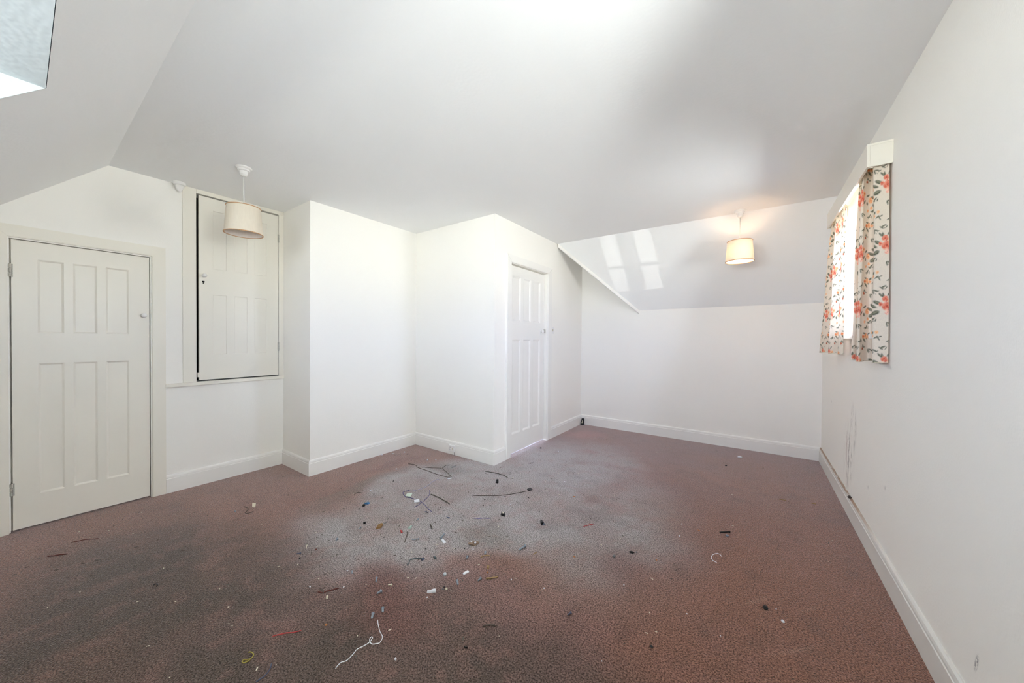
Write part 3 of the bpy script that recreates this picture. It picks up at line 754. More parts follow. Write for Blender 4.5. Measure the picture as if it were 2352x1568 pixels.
def curtain(name, label, top, bot, ztop, zbot, uoff, voff, seed):
    T = catmull([(x, y, 0) for x, y in top], 30); B = catmull([(x, y, 0) for x, y in bot], 30)
    def resample(P, n):
        P = np.array([[p.x, p.y] for p in P]); L = np.r_[0, np.cumsum(np.linalg.norm(np.diff(P, axis=0), axis=1))]
        s = np.linspace(0, L[-1], n); return np.c_[np.interp(s, L, P[:, 0]), np.interp(s, L, P[:, 1])], L[-1]
    _, lb = resample(B, 10); nu = int(lb / 0.0026); nv = int((ztop - zbot) / 0.0030)
    Tn, lt = resample(T, nu); Bn, lb = resample(B, nu)
    t = np.linspace(0, 1, nv)
    k = t ** 0.8
    XY = Tn[None] * (1 - k)[:, None, None] + Bn[None] * k[:, None, None]
    rs = np.random.RandomState(seed)
    uu = np.linspace(0, lb, nu)
    wob = 0.0022 * np.sin(uu * 60)[None, :] * np.sin(t * 9 + seed)[:, None]
    XY[:, :, 0] += wob
    Z = (ztop + (zbot - ztop) * t)[:, None] + (0.004 * np.sin(uu * 25 + seed) * (t[:, None] ** 6))
    co = np.empty((nv, nu, 3)); co[:, :, :2] = XY; co[:, :, 2] = Z
    co = co.reshape(-1, 3)
    i = np.arange(nu - 1)[None] + (np.arange(nv - 1) * nu)[:, None]
    q = np.stack([i, i + 1, i + 1 + nu, i + nu], -1).reshape(-1, 4)
    me = bpy.data.meshes.new(name)
    me.vertices.add(len(co)); me.vertices.foreach_set('co', co.ravel())
    me.loops.add(q.size); me.loops.foreach_set('vertex_index', q.ravel().astype(np.int32))
    me.polygons.add(len(q)); me.polygons.foreach_set('loop_start', (np.arange(len(q)) * 4).astype(np.int32))
    me.polygons.foreach_set('use_smooth', np.ones(len(q), dtype=bool))
    me.update(calc_edges=True)
    U = np.broadcast_to(uu[None] + uoff, (nv, nu)).ravel(); Vv = np.broadcast_to(((ztop - zbot) * (1 - t))[:, None] + voff, (nv, nu)).ravel()
    c = floral(U / 0.66, Vv / 0.89)
    at = me.color_attributes.new('print', 'FLOAT_COLOR', 'POINT')
    at.data.foreach_set('color', np.c_[c, np.ones(len(c))].ravel().astype(np.float32))
    root = empty(name, (float(Bn[0, 0]), float(Bn[0, 1]), zbot)); setp(root, label, 'curtain', 'floral curtains on the right window')
    o = link('cloth', me, M['curtain'], root); o.location = -root.location
    # hem tape and heading tape follow the cloth
    for nm, row, rr in (('hem', nv - 1, 0.0022), ('heading_tape', 0, 0.004)):
        pts = [Vector(co[row * nu + j]) - root.location for j in range(0, nu, 6)]
        v, f = tube_mesh(pts, rr, 5); pydata(nm, v, f, D['cream'], root, smooth=True)
    return root
curtain('curtain', 'nearer floral curtain hanging in deep folds at right',
        [(0.556, 2.594), (0.530, 2.600), (0.505, 2.605), (0.505, 2.62), (0.545, 2.645), (0.553, 2.70), (0.551, 2.78), (0.53, 2.80), (0.505, 2.78), (0.495, 2.77), (0.49, 2.80), (0.51, 2.84), (0.51, 2.87), (0.49, 2.86)],
        [(0.560, 2.572), (0.535, 2.576), (0.510, 2.584), (0.507, 2.60), (0.540, 2.63), (0.553, 2.70), (0.551, 2.80), (0.533, 2.83), (0.505, 2.80), (0.487, 2.775), (0.478, 2.80), (0.500, 2.85), (0.505, 2.88), (0.478, 2.86), (0.468, 2.86)],
        2.225, 1.128, 0.02, 0.10, 1)
curtain('curtain', 'farther floral curtain glowing in the window light',
        [(0.512, 3.36), (0.500, 3.42), (0.535, 3.47), (0.530, 3.52), (0.492, 3.55), (0.500, 3.61), (0.535, 3.65), (0.530, 3.70), (0.492, 3.72), (0.500, 3.745), (0.535, 3.760)],
        [(0.500, 3.30), (0.478, 3.34), (0.500, 3.42), (0.520, 3.50), (0.485, 3.56), (0.462, 3.60), (0.500, 3.68), (0.515, 3.74), (0.470, 3.78), (0.440, 3.86), (0.470, 3.93), (0.50, 3.96)],
        2.225, 1.150, 0.11, 0.10, 2)

# ------------------------------------------------------------------ pendant lamps
def pendant(label, x, y, lit):
    root = empty('pendant_lamp', (x, y, H)); setp(root, label, 'pendant lamp', 'drum shade pendant lamps')
    v, f = lathe([(0.050, 0.0), (0.050, -0.006), (0.044, -0.012), (0.038, -0.014), (0.036, -0.024), (0.026, -0.027), (0.024, -0.050), (0.017, -0.060), (0.006, -0.064)], 28, close_top=True)
    pydata('ceiling_rose', v, f, M['plastic'], root, smooth=False)
    v, f = tube_mesh([Vector((0, 0, -0.06)), Vector((0.001, 0, -0.18)), Vector((0, 0, -0.285))], 0.0032, 8)
    pydata('cord', v, f, M['plastic'], root, smooth=True)
    v, f = lathe([(0.006, -0.270), (0.012, -0.285), (0.018, -0.300), (0.019, -0.345), (0.016, -0.350)], 18)
    pydata('lamp_holder', v, f, M['plastic'], root, smooth=True)
    ZT, ZB, RT, RB = -0.288, -0.478, 0.101, 0.115
    v, f = lathe([(RT, ZT), ((RT + RB) / 2, (ZT + ZB) / 2), (RB, ZB)], 48, False, False)
    sh = pydata('shade', v, f, M['shade'], root, smooth=True)
    v, f = lathe([(RT - 0.003, ZT - 0.001), ((RT + RB) / 2 - 0.003, (ZT + ZB) / 2), (RB - 0.003, ZB + 0.001)], 48, False, False)
    pydata('shade_lining', v, f, M['shade_lining'], sh, smooth=True)
    for nm, r, z in (('top_ring', RT, ZT), ('bottom_ring', RB, ZB)):
        pts = [Vector((r * math.cos(a), r * math.sin(a), z)) for a in np.linspace(0, 2 * math.pi, 49)]
        v, f = tube_mesh(pts, 0.0034, 6); pydata(nm, v, f, M['ring'], sh, smooth=True)
    bm = bmesh.new()
    for k in range(3):
        a = k * 2.094 + 0.4
        v, f = tube_mesh([Vector((0.018 * math.cos(a), 0.018 * math.sin(a), -0.318)), Vector((0.06 * math.cos(a), 0.06 * math.sin(a), -0.318)), Vector((RT * math.cos(a), RT * math.sin(a), ZT - 0.004))], 0.0018, 5)
        ids = [bm.verts.new(p) for p in v]
        for q in f: bm.faces.new([ids[i] for i in q])
    from_bm('shade_carrier', bm, M['upvc'], root)
    v, f = lathe([(0.012, -0.346), (0.014, -0.358), (0.024, -0.378), (0.029, -0.398), (0.026, -0.418), (0.014, -0.430), (0.004, -0.433)], 20)
    if lit:
        mb, nt, b = newmat('lit_bulb'); b.inputs['Emission Color'].default_value = (1.0, 0.68, 0.40, 1); b.inputs['Emission Strength'].default_value = BULB
        b.inputs['Base Color'].default_value = (1, 0.9, 0.8, 1)
        pydata('light_bulb', v, f, mb, root, smooth=True)
    else:
        pydata('light_bulb', v, f, M['plastic'], root, smooth=True)
    return root
BULB = 18.0
pendant('unlit cream drum shade pendant in front of the cupboard door', -3.046, 0.944, False)
pendant('lit cream drum shade pendant glowing by the far slope', -0.133, 3.93, True)

# pull switch fitting on the ceiling
ps = empty('pull_switch', (-3.765, 0.742, H)); setp(ps, 'white conical pull switch on ceiling left of the cupboard frame', 'switch')
v, f = lathe([(0.040, 0.0), (0.040, -0.016), (0.036, -0.020), (0.030, -0.022)], 28); pydata('base', v, f, M['plastic'], ps, smooth=False)
v, f = lathe([(0.029, -0.021), (0.025, -0.040), (0.016, -0.060), (0.012, -0.068), (0.004, -0.070)], 24); pydata('cone', v, f, M['plastic'], ps, smooth=True)

# wall switch beside the far door
sw = empty('light_switch', (XD, 3.868, 1.355)); setp(sw, 'small square white light switch beside the far door', 'light switch')
box('plate', (0.0, -0.040, -0.040), (0.010, 0.040, 0.040), M['plastic'], sw, bevel=0.003)
box('rocker', (0.009, -0.010, -0.014), (0.015, 0.010, 0.014), D['cream'], sw, bevel=0.002)
# socket on the skirting
so = empty('wall_socket', (-2.634, Y2 - TB, 0.072)); setp(so, 'white plug socket with switch on the skirting board', 'socket')
box('back_box', (-0.046, -0.026, -0.034), (0.046, 0.0, 0.034), M['plastic'], so, bevel=0.006, seg=3)
for x, z, w_, h_ in ((-0.022, 0.012, 0.004, 0.009), (-0.033, -0.010, 0.008, 0.0045), (-0.011, -0.010, 0.008, 0.0045)):
    box('pin_hole', (x - w_ / 2, -0.0266, z - h_ / 2), (x + w_ / 2, -0.0255, z + h_ / 2), M['dark'], so)
box('rocker', (0.012, -0.031, -0.014), (0.024, -0.025, 0.014), D['cream'], so, bevel=0.002)
v, f = tube_mesh([Vector((0.024, -0.008, -0.033)), Vector((0.024, -0.007, -0.050)), Vector((0.024, -0.006, -0.071))], 0.003, 6); pydata('cable', v, f, D['greyplastic'], so, smooth=True)

# black bracket leaning in the far corner
bk = empty('plastic_bracket', (XD + TB + 0.03, YF - TB - 0.045, 0.0)); setp(bk, 'small black plastic bracket leaning in the far corner', 'bracket')
bm = bmesh.new()
pv = [(-0.026, -0.012, 0.0), (0.022, -0.014, 0.0), (0.026, 0.012, 0.0), (-0.022, 0.014, 0.0), (-0.010, 0.010, 0.098), (0.022, 0.008, 0.094), (0.024, 0.028, 0.094), (-0.008, 0.030, 0.098)]
ids = [bm.verts.new(p) for p in pv]
for q in ((3, 2, 1, 0), (4, 5, 6, 7), (0, 1, 5, 4), (1, 2, 6, 5), (2, 3, 7, 6), (3, 0, 4, 7)): bm.faces.new([ids[i] for i in q])
bmesh.ops.bevel(bm, geom=list(bm.edges), offset=0.004, segments=2, affect='EDGES')
from_bm('body', bm, D['black'], bk)
pydata('slot', [(-0.004, -0.0095, 0.03), (0.006, -0.0105, 0.03), (0.010, 0.0015, 0.072), (0.003, 0.0015, 0.072), (-0.004, 0.0, 0.03), (0.006, 0.0, 0.03), (0.010, 0.008, 0.072), (0.003, 0.008, 0.072)],
       [(0, 1, 2, 3), (4, 5, 6, 7), (0, 1, 5, 4), (1, 2, 6, 5), (2, 3, 7, 6), (3, 0, 4, 7)], D['cream'], bk)

# ------------------------------------------------------------------ litter on the carpet
WIRES = [('bent_wire', 'dark brown bent wire lying in a long loop below wall socket', 'wire', 'darkbrown', 0.0035, [(-2.7958, 2.2086), (-2.7453, 2.2275), (-2.6987, 2.2273), (-2.6367, 2.2002), (-2.5209, 2.2009), (-2.4033, 2.1932), (-2.3123, 2.1952), (-2.2381, 2.2055), (-2.2153, 2.216), (-2.2245, 2.2278), (-2.2903, 2.2624), (-2.4293, 2.3231), (-2.4528, 2.363), (-2.4656, 2.4048), (-2.4428, 2.4244)]),
 ('wire_offcut', 'thin grey brown wire joining the two bends of looped wire', 'wire', 'darkbrown', 0.0025, [(-2.6504, 2.2116), (-2.6124, 2.2365), (-2.5621, 2.2588), (-2.5088, 2.2891), (-2.4693, 2.3151), (-2.4386, 2.3205)]),
 ('lavender_string', 'pale lavender string curving away from the green paper scrap', 'string', 'lavender', 0.0028, [(-2.2693, 2.1281), (-2.2796, 2.0909), (-2.2724, 2.0438), (-2.2516, 1.9859), (-2.2417, 1.9389), (-2.2446, 1.8945), (-2.2548, 1.8664), (-2.2678, 1.8365)]),
 ('purple_yarn', 'purple yarn curling under paper scrap and white card', 'string', 'purple', 0.0032, [(-2.292, 1.8292), (-2.3072, 1.8059), (-2.3124, 1.7839), (-2.2967, 1.7654), (-2.257, 1.7455), (-2.2176, 1.736), (-2.1804, 1.7489), (-2.1373, 1.7524), (-2.0865, 1.7529), (-2.0503, 1.7481), (-1.9986, 1.7335), (-1.9383, 1.7104), (-1.8827, 1.6945)]),
 ('purple_thread', 'short forked purple thread beside the white card', 'string', 'purple', 0.0028, [(-2.1666, 1.9252), (-2.1275, 1.8929), (-2.0939, 1.854), (-2.0741, 1.812), (-2.0533, 1.7591)]),
 ('yarn_end', 'frayed purple yarn end below the white card', 'string', 'purple', 0.0028, [(-2.0502, 1.7437), (-2.0414, 1.7111), (-2.0343, 1.6641)]),
 ('curved_stick', 'dark olive curved stick to the right of purple yarn', 'stick', 'olive', 0.005, [(-2.1017, 1.8792), (-2.0386, 1.8798), (-1.9713, 1.8726), (-1.9062, 1.8611), (-1.8613, 1.8516)]),
 ('curved_strip', 'dark curved rubber strip near the projecting wall corner', 'strip', 'olive', 0.0045, [(-2.0589, 2.5056), (-2.0036, 2.5187), (-1.9328, 2.5332), (-1.8623, 2.5308), (-1.7999, 2.5102)]),
 ('thin_cane', 'long thin brown cane pointing at black square tag', 'cane', 'darkbrown', 0.0035, [(-1.8182, 2.0593), (-1.759, 2.099), (-1.6956, 2.146), (-1.6353, 2.1973), (-1.5878, 2.2536), (-1.5529, 2.3088), (-1.513, 2.3808)]),
 ('grey_feather', 'small grey feather touching the tan wood chip', 'feather', 'greyplastic', 0.003, [(-2.0216, 1.3904), (-2.0206, 1.4083), (-2.0189, 1.4269)]),
 ('brown_twig', 'bent dark twig below the red scrap', 'twig', 'darkbrown', 0.004, [(-1.8127, 1.4292), (-1.7865, 1.406), (-1.7582, 1.3738), (-1.7291, 1.3414)]),
 ('brown_twig', 'short brown twig leaning right above the steel nails', 'twig', 'darkbrown', 0.004, [(-1.7702, 1.5767), (-1.7484, 1.5669), (-1.725, 1.5537), (-1.7027, 1.5403)]),
 ('straw_strand', 'pale tan straw tuft near the bright steel screw', 'straw', 'straw', 0.003, [(-1.034, 1.6966), (-1.0317, 1.7174), (-1.0239, 1.7294)]),
 ('teal_wire', 'teal grey wire with a bent tail', 'wire', 'teal', 0.0038, [(-1.5431, 1.2142), (-1.5528, 1.2342), (-1.567, 1.2556), (-1.5571, 1.2732), (-1.5371, 1.2932), (-1.5142, 1.3056)]),
 ('straw_strand', 'long tan straw strand beside short steel screw', 'straw', 'straw', 0.0055, [(-1.1248, 1.3812), (-1.1086, 1.3975), (-1.0951, 1.4113), (-1.082, 1.4289)]),
 ('brown_twig', 'dark red-brown forked twig above cream square chip', 'twig', 'redbrown', 0.004, [(-1.7317, 0.8325), (-1.7069, 0.8449), (-1.697, 0.868), (-1.6826, 0.8923), (-1.6739, 0.9084)]),
 ('twig_fork', 'short dark twig crossing forked red-brown twig', 'twig', 'darkbrown', 0.004, [(-1.7528, 0.8519), (-1.7245, 0.8505), (-1.7007, 0.8462)]),
 ('straw_strand', 'brown straw strand crossed by blue wall plug', 'straw', 'straw', 0.004, [(-1.2582, 1.4976), (-1.2566, 1.5218), (-1.2412, 1.5362), (-1.2274, 1.5427)]),
 ('violet_stick', 'thin violet stick lying level near the terminal block', 'stick', 'violet', 0.003, [(-1.5865, 1.8034), (-1.5505, 1.8195), (-1.5232, 1.8458), (-1.4827, 1.8725)]),
 ('wire_offcut', 'hooked black wire offcut left of blue wrapper', 'wire', 'darkbrown', 0.003, [(-2.5718, 1.5145), (-2.5961, 1.5381), (-2.5986, 1.5585), (-2.5861, 1.57), (-2.5647, 1.5731)]),
 ('white_string', 'long white string with a small loop in foreground', 'string', 'white', 0.0022, [(-1.3478, 0.9037), (-1.3222, 0.8897), (-1.2873, 0.8737), (-1.2596, 0.866), (-1.2463, 0.8563), (-1.2386, 0.8408), (-1.246, 0.8281), (-1.2601, 0.8181), (-1.2775, 0.8205), (-1.2901, 0.8303), (-1.2895, 0.8376), (-1.2812, 0.8352), (-1.2745, 0.8174), (-1.2772, 0.7934), (-1.285, 0.7714), (-1.2769, 0.7466), (-1.2719, 0.7212), (-1.2811, 0.7048), (-1.2805, 0.6904), (-1.2743, 0.6777)]),
 ('red_thread', 'red thread lying left of the white string', 'thread', 'red', 0.003, [(-1.6253, 0.5995), (-1.6097, 0.6246), (-1.5919, 0.6444), (-1.5733, 0.6615), (-1.5601, 0.6837)]),
 ('yellow_loop', 'yellow elastic loop in the left foreground', 'elastic', 'yellow', 0.003, [(-1.6198, 0.5144), (-1.6068, 0.523), (-1.5886, 0.5222), (-1.5794, 0.5119), (-1.5754, 0.5002), (-1.5785, 0.4889), (-1.5904, 0.4856), (-1.5946, 0.4918), (-1.5838, 0.5008), (-1.5802, 0.508)]),
 ('blue_thread', 'blue thread at the front edge near yellow loop', 'thread', 'navy', 0.003, [(-1.4922, 0.5478), (-1.4705, 0.5347), (-1.4576, 0.5163), (-1.4561, 0.4996), (-1.4572, 0.486)]),
 ('red_stick', 'thin red-brown stick near panelled door', 'stick', 'redbrown', 0.004, [(-3.2417, 0.0884), (-3.223, 0.1119), (-3.2089, 0.1336), (-3.1889, 0.1552)]),
 ('red_thread', 'long faint red thread closest to panelled door', 'thread', 'redbrown', 0.003, [(-3.3491, 0.1776), (-3.3412, 0.2064), (-3.3268, 0.2352), (-3.2792, 0.2796)]),
 ('dark_curl', 'tiny black hook-shaped curl on dark carpet', 'wire', 'black', 0.003, [(-2.44, 0.3796), (-2.4489, 0.3879), (-2.4387, 0.394), (-2.4229, 0.3942), (-2.4182, 0.3875)]),
 ('dark_curl', 'dark S-shaped curl beside beige square', 'wire', 'darkbrown', 0.003, [(-3.0547, 0.9439), (-3.023, 0.9513), (-2.9847, 0.9486), (-2.9578, 0.9354), (-2.9476, 0.9199), (-2.927, 0.9149), (-2.9126, 0.9226), (-2.9112, 0.939), (-2.9108, 0.9574)]),
 ('dark_twig', 'curved dark twig in the front centre of carpet', 'twig', 'darkbrown', 0.004, [(-0.9473, 1.1442), (-0.9379, 1.1592), (-0.9228, 1.1716), (-0.9044, 1.1781)]),
 ('white_string', 'short curled white string on the right of carpet', 'string', 'white', 0.0024, [(-0.1443, 2.3122), (-0.1584, 2.3344), (-0.1738, 2.3288), (-0.1889, 2.3016), (-0.1935, 2.2733), (-0.1857, 2.2475), (-0.1623, 2.2337)]),
 ('red_thread', 'short pink red thread in mid carpet right of terminal block', 'thread', 'red', 0.003, [(-0.92, 2.1466), (-0.906, 2.1711), (-0.8918, 2.1958), (-0.874, 2.2233)]),
 ('dark_clip', 'small black hairpin lying in front of the far door', 'clip', 'black', 0.003, [(-1.8476, 2.9269), (-1.8285, 2.934), (-1.8215, 2.9512), (-1.8108, 2.9642)])]
CHIPS = [('metal_scrap', 'grey triangular scrap beside looped wire below the socket', 'scrap', 'greyplastic', 0.004, [(-2.3808, 2.3868), (-2.403, 2.424), (-2.3808, 2.4563), (-2.3694, 2.4022)]),
 ('plastic_clip', 'slim white plastic clip at the end of looped dark wire', 'clip', 'white', 0.006, [(-2.2144, 2.1741), (-2.2224, 2.19), (-2.2011, 2.2128), (-2.1929, 2.2018)]),
 ('paper_scrap', 'pale green and cream paper scrap at purple yarn loop', 'paper', 'palegreen', 0.003, [(-2.2321, 1.7368), (-2.2583, 1.7785), (-2.2235, 1.8008), (-2.1835, 1.7513)]),
 ('white_card', 'small white card rectangle lying across purple yarn', 'card', 'white', 0.005, [(-2.0878, 1.7078), (-2.1147, 1.7263), (-2.1009, 1.765), (-2.0605, 1.7363)]),
 ('square_tag', 'black square tag at tip of the long thin cane', 'tag', 'black', 0.006, [(-1.5301, 2.4091), (-1.5191, 2.4444), (-1.4874, 2.4284), (-1.5024, 2.3908)]),
 ('terminal_block', 'black rectangular terminal block with pale hole in centre of floor', 'connector', 'black', 0.014, [(-1.4533, 1.9483), (-1.469, 1.9733), (-1.4311, 1.9686), (-1.4188, 1.9477)]),
 ('broken_plug', 'black broken plug piece with metal tip', 'plug', 'black', 0.016, [(-1.1815, 2.0292), (-1.1725, 2.0373), (-1.1497, 2.0247), (-1.1548, 2.0002)]),
 ('plug_tip', 'small silver tip beside the broken black plug piece', 'metal', 'steel', 0.008, [(-1.1494, 2.0041), (-1.1497, 2.0247), (-1.141, 2.0194), (-1.1421, 2.0048)]),
 ('blue_wrapper', 'crumpled blue and white wrapper scrap by a black bead', 'wrapper', 'blue', 0.008, [(-2.3811, 1.4826), (-2.384, 1.5172), (-2.3572, 1.5129), (-2.3547, 1.4931)]),
 ('wood_chip', 'tan brown wood chip with grey feather at its end', 'wood', 'tan', 0.008, [(-2.0032, 1.3287), (-2.0308, 1.3633), (-2.0312, 1.3886), (-2.0137, 1.3909), (-1.9893, 1.36)]),
 ('red_scrap', 'tiny bright red scrap', 'scrap', 'red', 0.006, [(-1.862, 1.4095), (-1.8572, 1.4178), (-1.8332, 1.4081), (-1.8339, 1.395)]),
 ('mint_scrap', 'pale mint plastic scrap just above the bent brown twig', 'scrap', 'mint', 0.006, [(-1.8418, 1.4564), (-1.8522, 1.487), (-1.8445, 1.4926), (-1.8228, 1.4635)]),
 ('plastic_tab', 'folded white plastic tab touching a steel screw', 'plastic', 'white', 0.006, [(-1.574, 1.4917), (-1.5672, 1.5039), (-1.525, 1.491), (-1.5356, 1.4764)]),
 ('blue_clip', 'dark blue clip at the right end of teal wire', 'clip', 'navy', 0.008, [(-1.5158, 1.2884), (-1.5168, 1.3078), (-1.5082, 1.3083), (-1.5081, 1.2923)]),
 ('blue_clip', 'dark teal clip standing alone right of teal wire', 'clip', 'teal', 0.009, [(-1.4804, 1.3462), (-1.4709, 1.3514), (-1.4542, 1.3471), (-1.4626, 1.341)]),
 ('white_label', 'long white label rectangle', 'label', 'white', 0.004, [(-1.2531, 1.3449), (-1.2464, 1.3785), (-1.233, 1.3736), (-1.241, 1.3393)]),
 ('bone_plug', 'white bone-shaped plastic wall plug', 'wall plug', 'white', 0.009, [(-1.2989, 1.1402), (-1.3025, 1.1462), (-1.2917, 1.154), (-1.2849, 1.1693), (-1.2764, 1.1785), (-1.2645, 1.1685), (-1.279, 1.1569), (-1.2856, 1.1486)]),
 ('cream_square', 'small cream square tile chip', 'chip', 'cream', 0.008, [(-1.6597, 0.836), (-1.669, 0.8433), (-1.6631, 0.8493), (-1.6483, 0.8407)]),
 ('clear_chip', 'small yellow-tinted clear chip above the tan straw', 'chip', 'straw', 0.006, [(-1.1767, 1.4507), (-1.187, 1.4697), (-1.1739, 1.4715), (-1.1613, 1.4506)]),
 ('beige_square', 'beige square scrap beside S-shaped curl', 'scrap', 'cream', 0.004, [(-2.9979, 0.9771), (-3.0648, 0.9999), (-3.0488, 1.0176), (-2.9806, 0.9916)]),
 ('white_nib', 'small white chip alone in the front centre', 'chip', 'white', 0.006, [(-1.127, 0.8292), (-1.1284, 0.8349), (-1.1215, 0.8351), (-1.1202, 0.83)]),
 ('black_chip', 'small black chip in front right of white string', 'chip', 'black', 0.006, [(-0.9458, 1.0227), (-0.9423, 1.0288), (-0.9319, 1.0305), (-0.9358, 1.0241)]),
 ('white_flake', 'white paper flake near large black lump', 'paper', 'white', 0.004, [(0.1057, 1.9399), (0.1127, 1.947), (0.1204, 1.9367), (0.1134, 1.9286)])]
SCREWS = [('steel_nail', 'blue-grey steel nail lying level near bent twig', 'nail', 'steel', 0.004, (-1.6878, 1.4171), (-1.7149, 1.3831)),
 ('steel_screw', 'steel screw standing against folded white plastic tab', 'screw', 'steel', 0.006, (-1.5784, 1.4959), (-1.5975, 1.5452)),
 ('steel_screw', 'bright steel screw lying apart at right of dust clump', 'screw', 'steel', 0.006, (-1.111, 1.7359), (-1.1186, 1.677)),
 ('wall_plug', 'blue wall plug with white cap', 'wall plug', 'steel', 0.007, (-1.2336, 1.2831), (-1.2078, 1.2623)),
 ('steel_screw', 'short steel screw beside the tan straw', 'screw', 'steel', 0.005, (-1.1456, 1.3663), (-1.1457, 1.3414)),
 ('wall_plug', 'grey-blue wall plug standing upright left of bone-shaped plug', 'wall plug', 'steel', 0.006, (-1.5854, 1.0568), (-1.5601, 1.0368)),
 ('small_screw', 'small pale screw with flat head between two wall plugs', 'screw', 'cream', 0.004, (-1.4795, 1.0712), (-1.4944, 1.0605)),
 ('steel_screw', 'steel screw lying diagonally left of the bone-shaped plug', 'screw', 'steel', 0.006, (-1.4805, 1.0132), (-1.4813, 0.9883)),
 ('steel_screw', 'tiny steel screw beneath the dust clump', 'screw', 'steel', 0.005, (-1.3232, 1.4591), (-1.3147, 1.4424)),
 ('wall_plug', 'short blue wall plug at a brown straw cross', 'wall plug', 'steel', 0.007, (-1.2674, 1.5494), (-1.2565, 1.5335)),
 ('steel_nail', 'small steel nail in front of black bead and wood chip', 'nail', 'steel', 0.004, (-2.0977, 1.2802), (-2.0849, 1.2586)),
 ('steel_nail', 'small blue nail between lavender string and twigs', 'nail', 'navy', 0.004, (-1.8922, 1.6716), (-1.9188, 1.6621)),
 ('steel_nail', 'small steel nail standing above mint scrap', 'nail', 'steel', 0.005, (-1.8739, 1.567), (-1.8717, 1.5471)),
 ('steel_nail', 'tiny dark nail right of the steel nails', 'nail', 'navy', 0.004, (-1.7158, 1.7028), (-1.7421, 1.7022)),
 ('steel_nail', 'tiny steel nail alone left of red scrap', 'nail', 'steel', 0.005, (-2.0902, 1.1232), (-2.08, 1.1061)),
 ('wall_plug', 'tiny grey wall plug right of cream square chip', 'wall plug', 'steel', 0.005, (-1.7385, 1.0122), (-1.7189, 1.0026)),
 ('blue_nail', 'small blue nail by a black bead on grey carpet', 'nail', 'navy', 0.004, (-2.1212, 0.9272), (-2.1354, 0.9094)),
 ('pale_match', 'pale pink matchstick pointing up near dark red crumb', 'match', 'cream', 0.003, (-2.1788, 0.9856), (-2.143, 0.9642)),
 ('wall_plug', 'dark grey wall plug nearest to white string', 'wall plug', 'steel', 0.007, (-1.3898, 0.909), (-1.3699, 0.8897)),
 ('wall_plug', 'grey wall plug above the top end of white string', 'wall plug', 'steel', 0.007, (-1.3833, 0.954), (-1.3609, 0.9387)),
 ('black_rod', 'short black rod on right side of carpet', 'rod', 'black', 0.006, (-0.1211, 2.6387), (-0.1772, 2.5894)),
 ('blue_nail', 'small blue nail in right half front of carpet', 'nail', 'navy', 0.004, (-0.6692, 1.4316), (-0.6756, 1.4095)),
 ('wood_sliver', 'larger tan wood sliver on brown carpet at right', 'sliver', 'straw', 0.004, (0.2094, 3.4208), (0.1633, 3.4102)),
 ('wood_sliver', 'smaller tan wood sliver nearest right skirting board', 'sliver', 'straw', 0.004, (0.3891, 3.4809), (0.3612, 3.4764))]
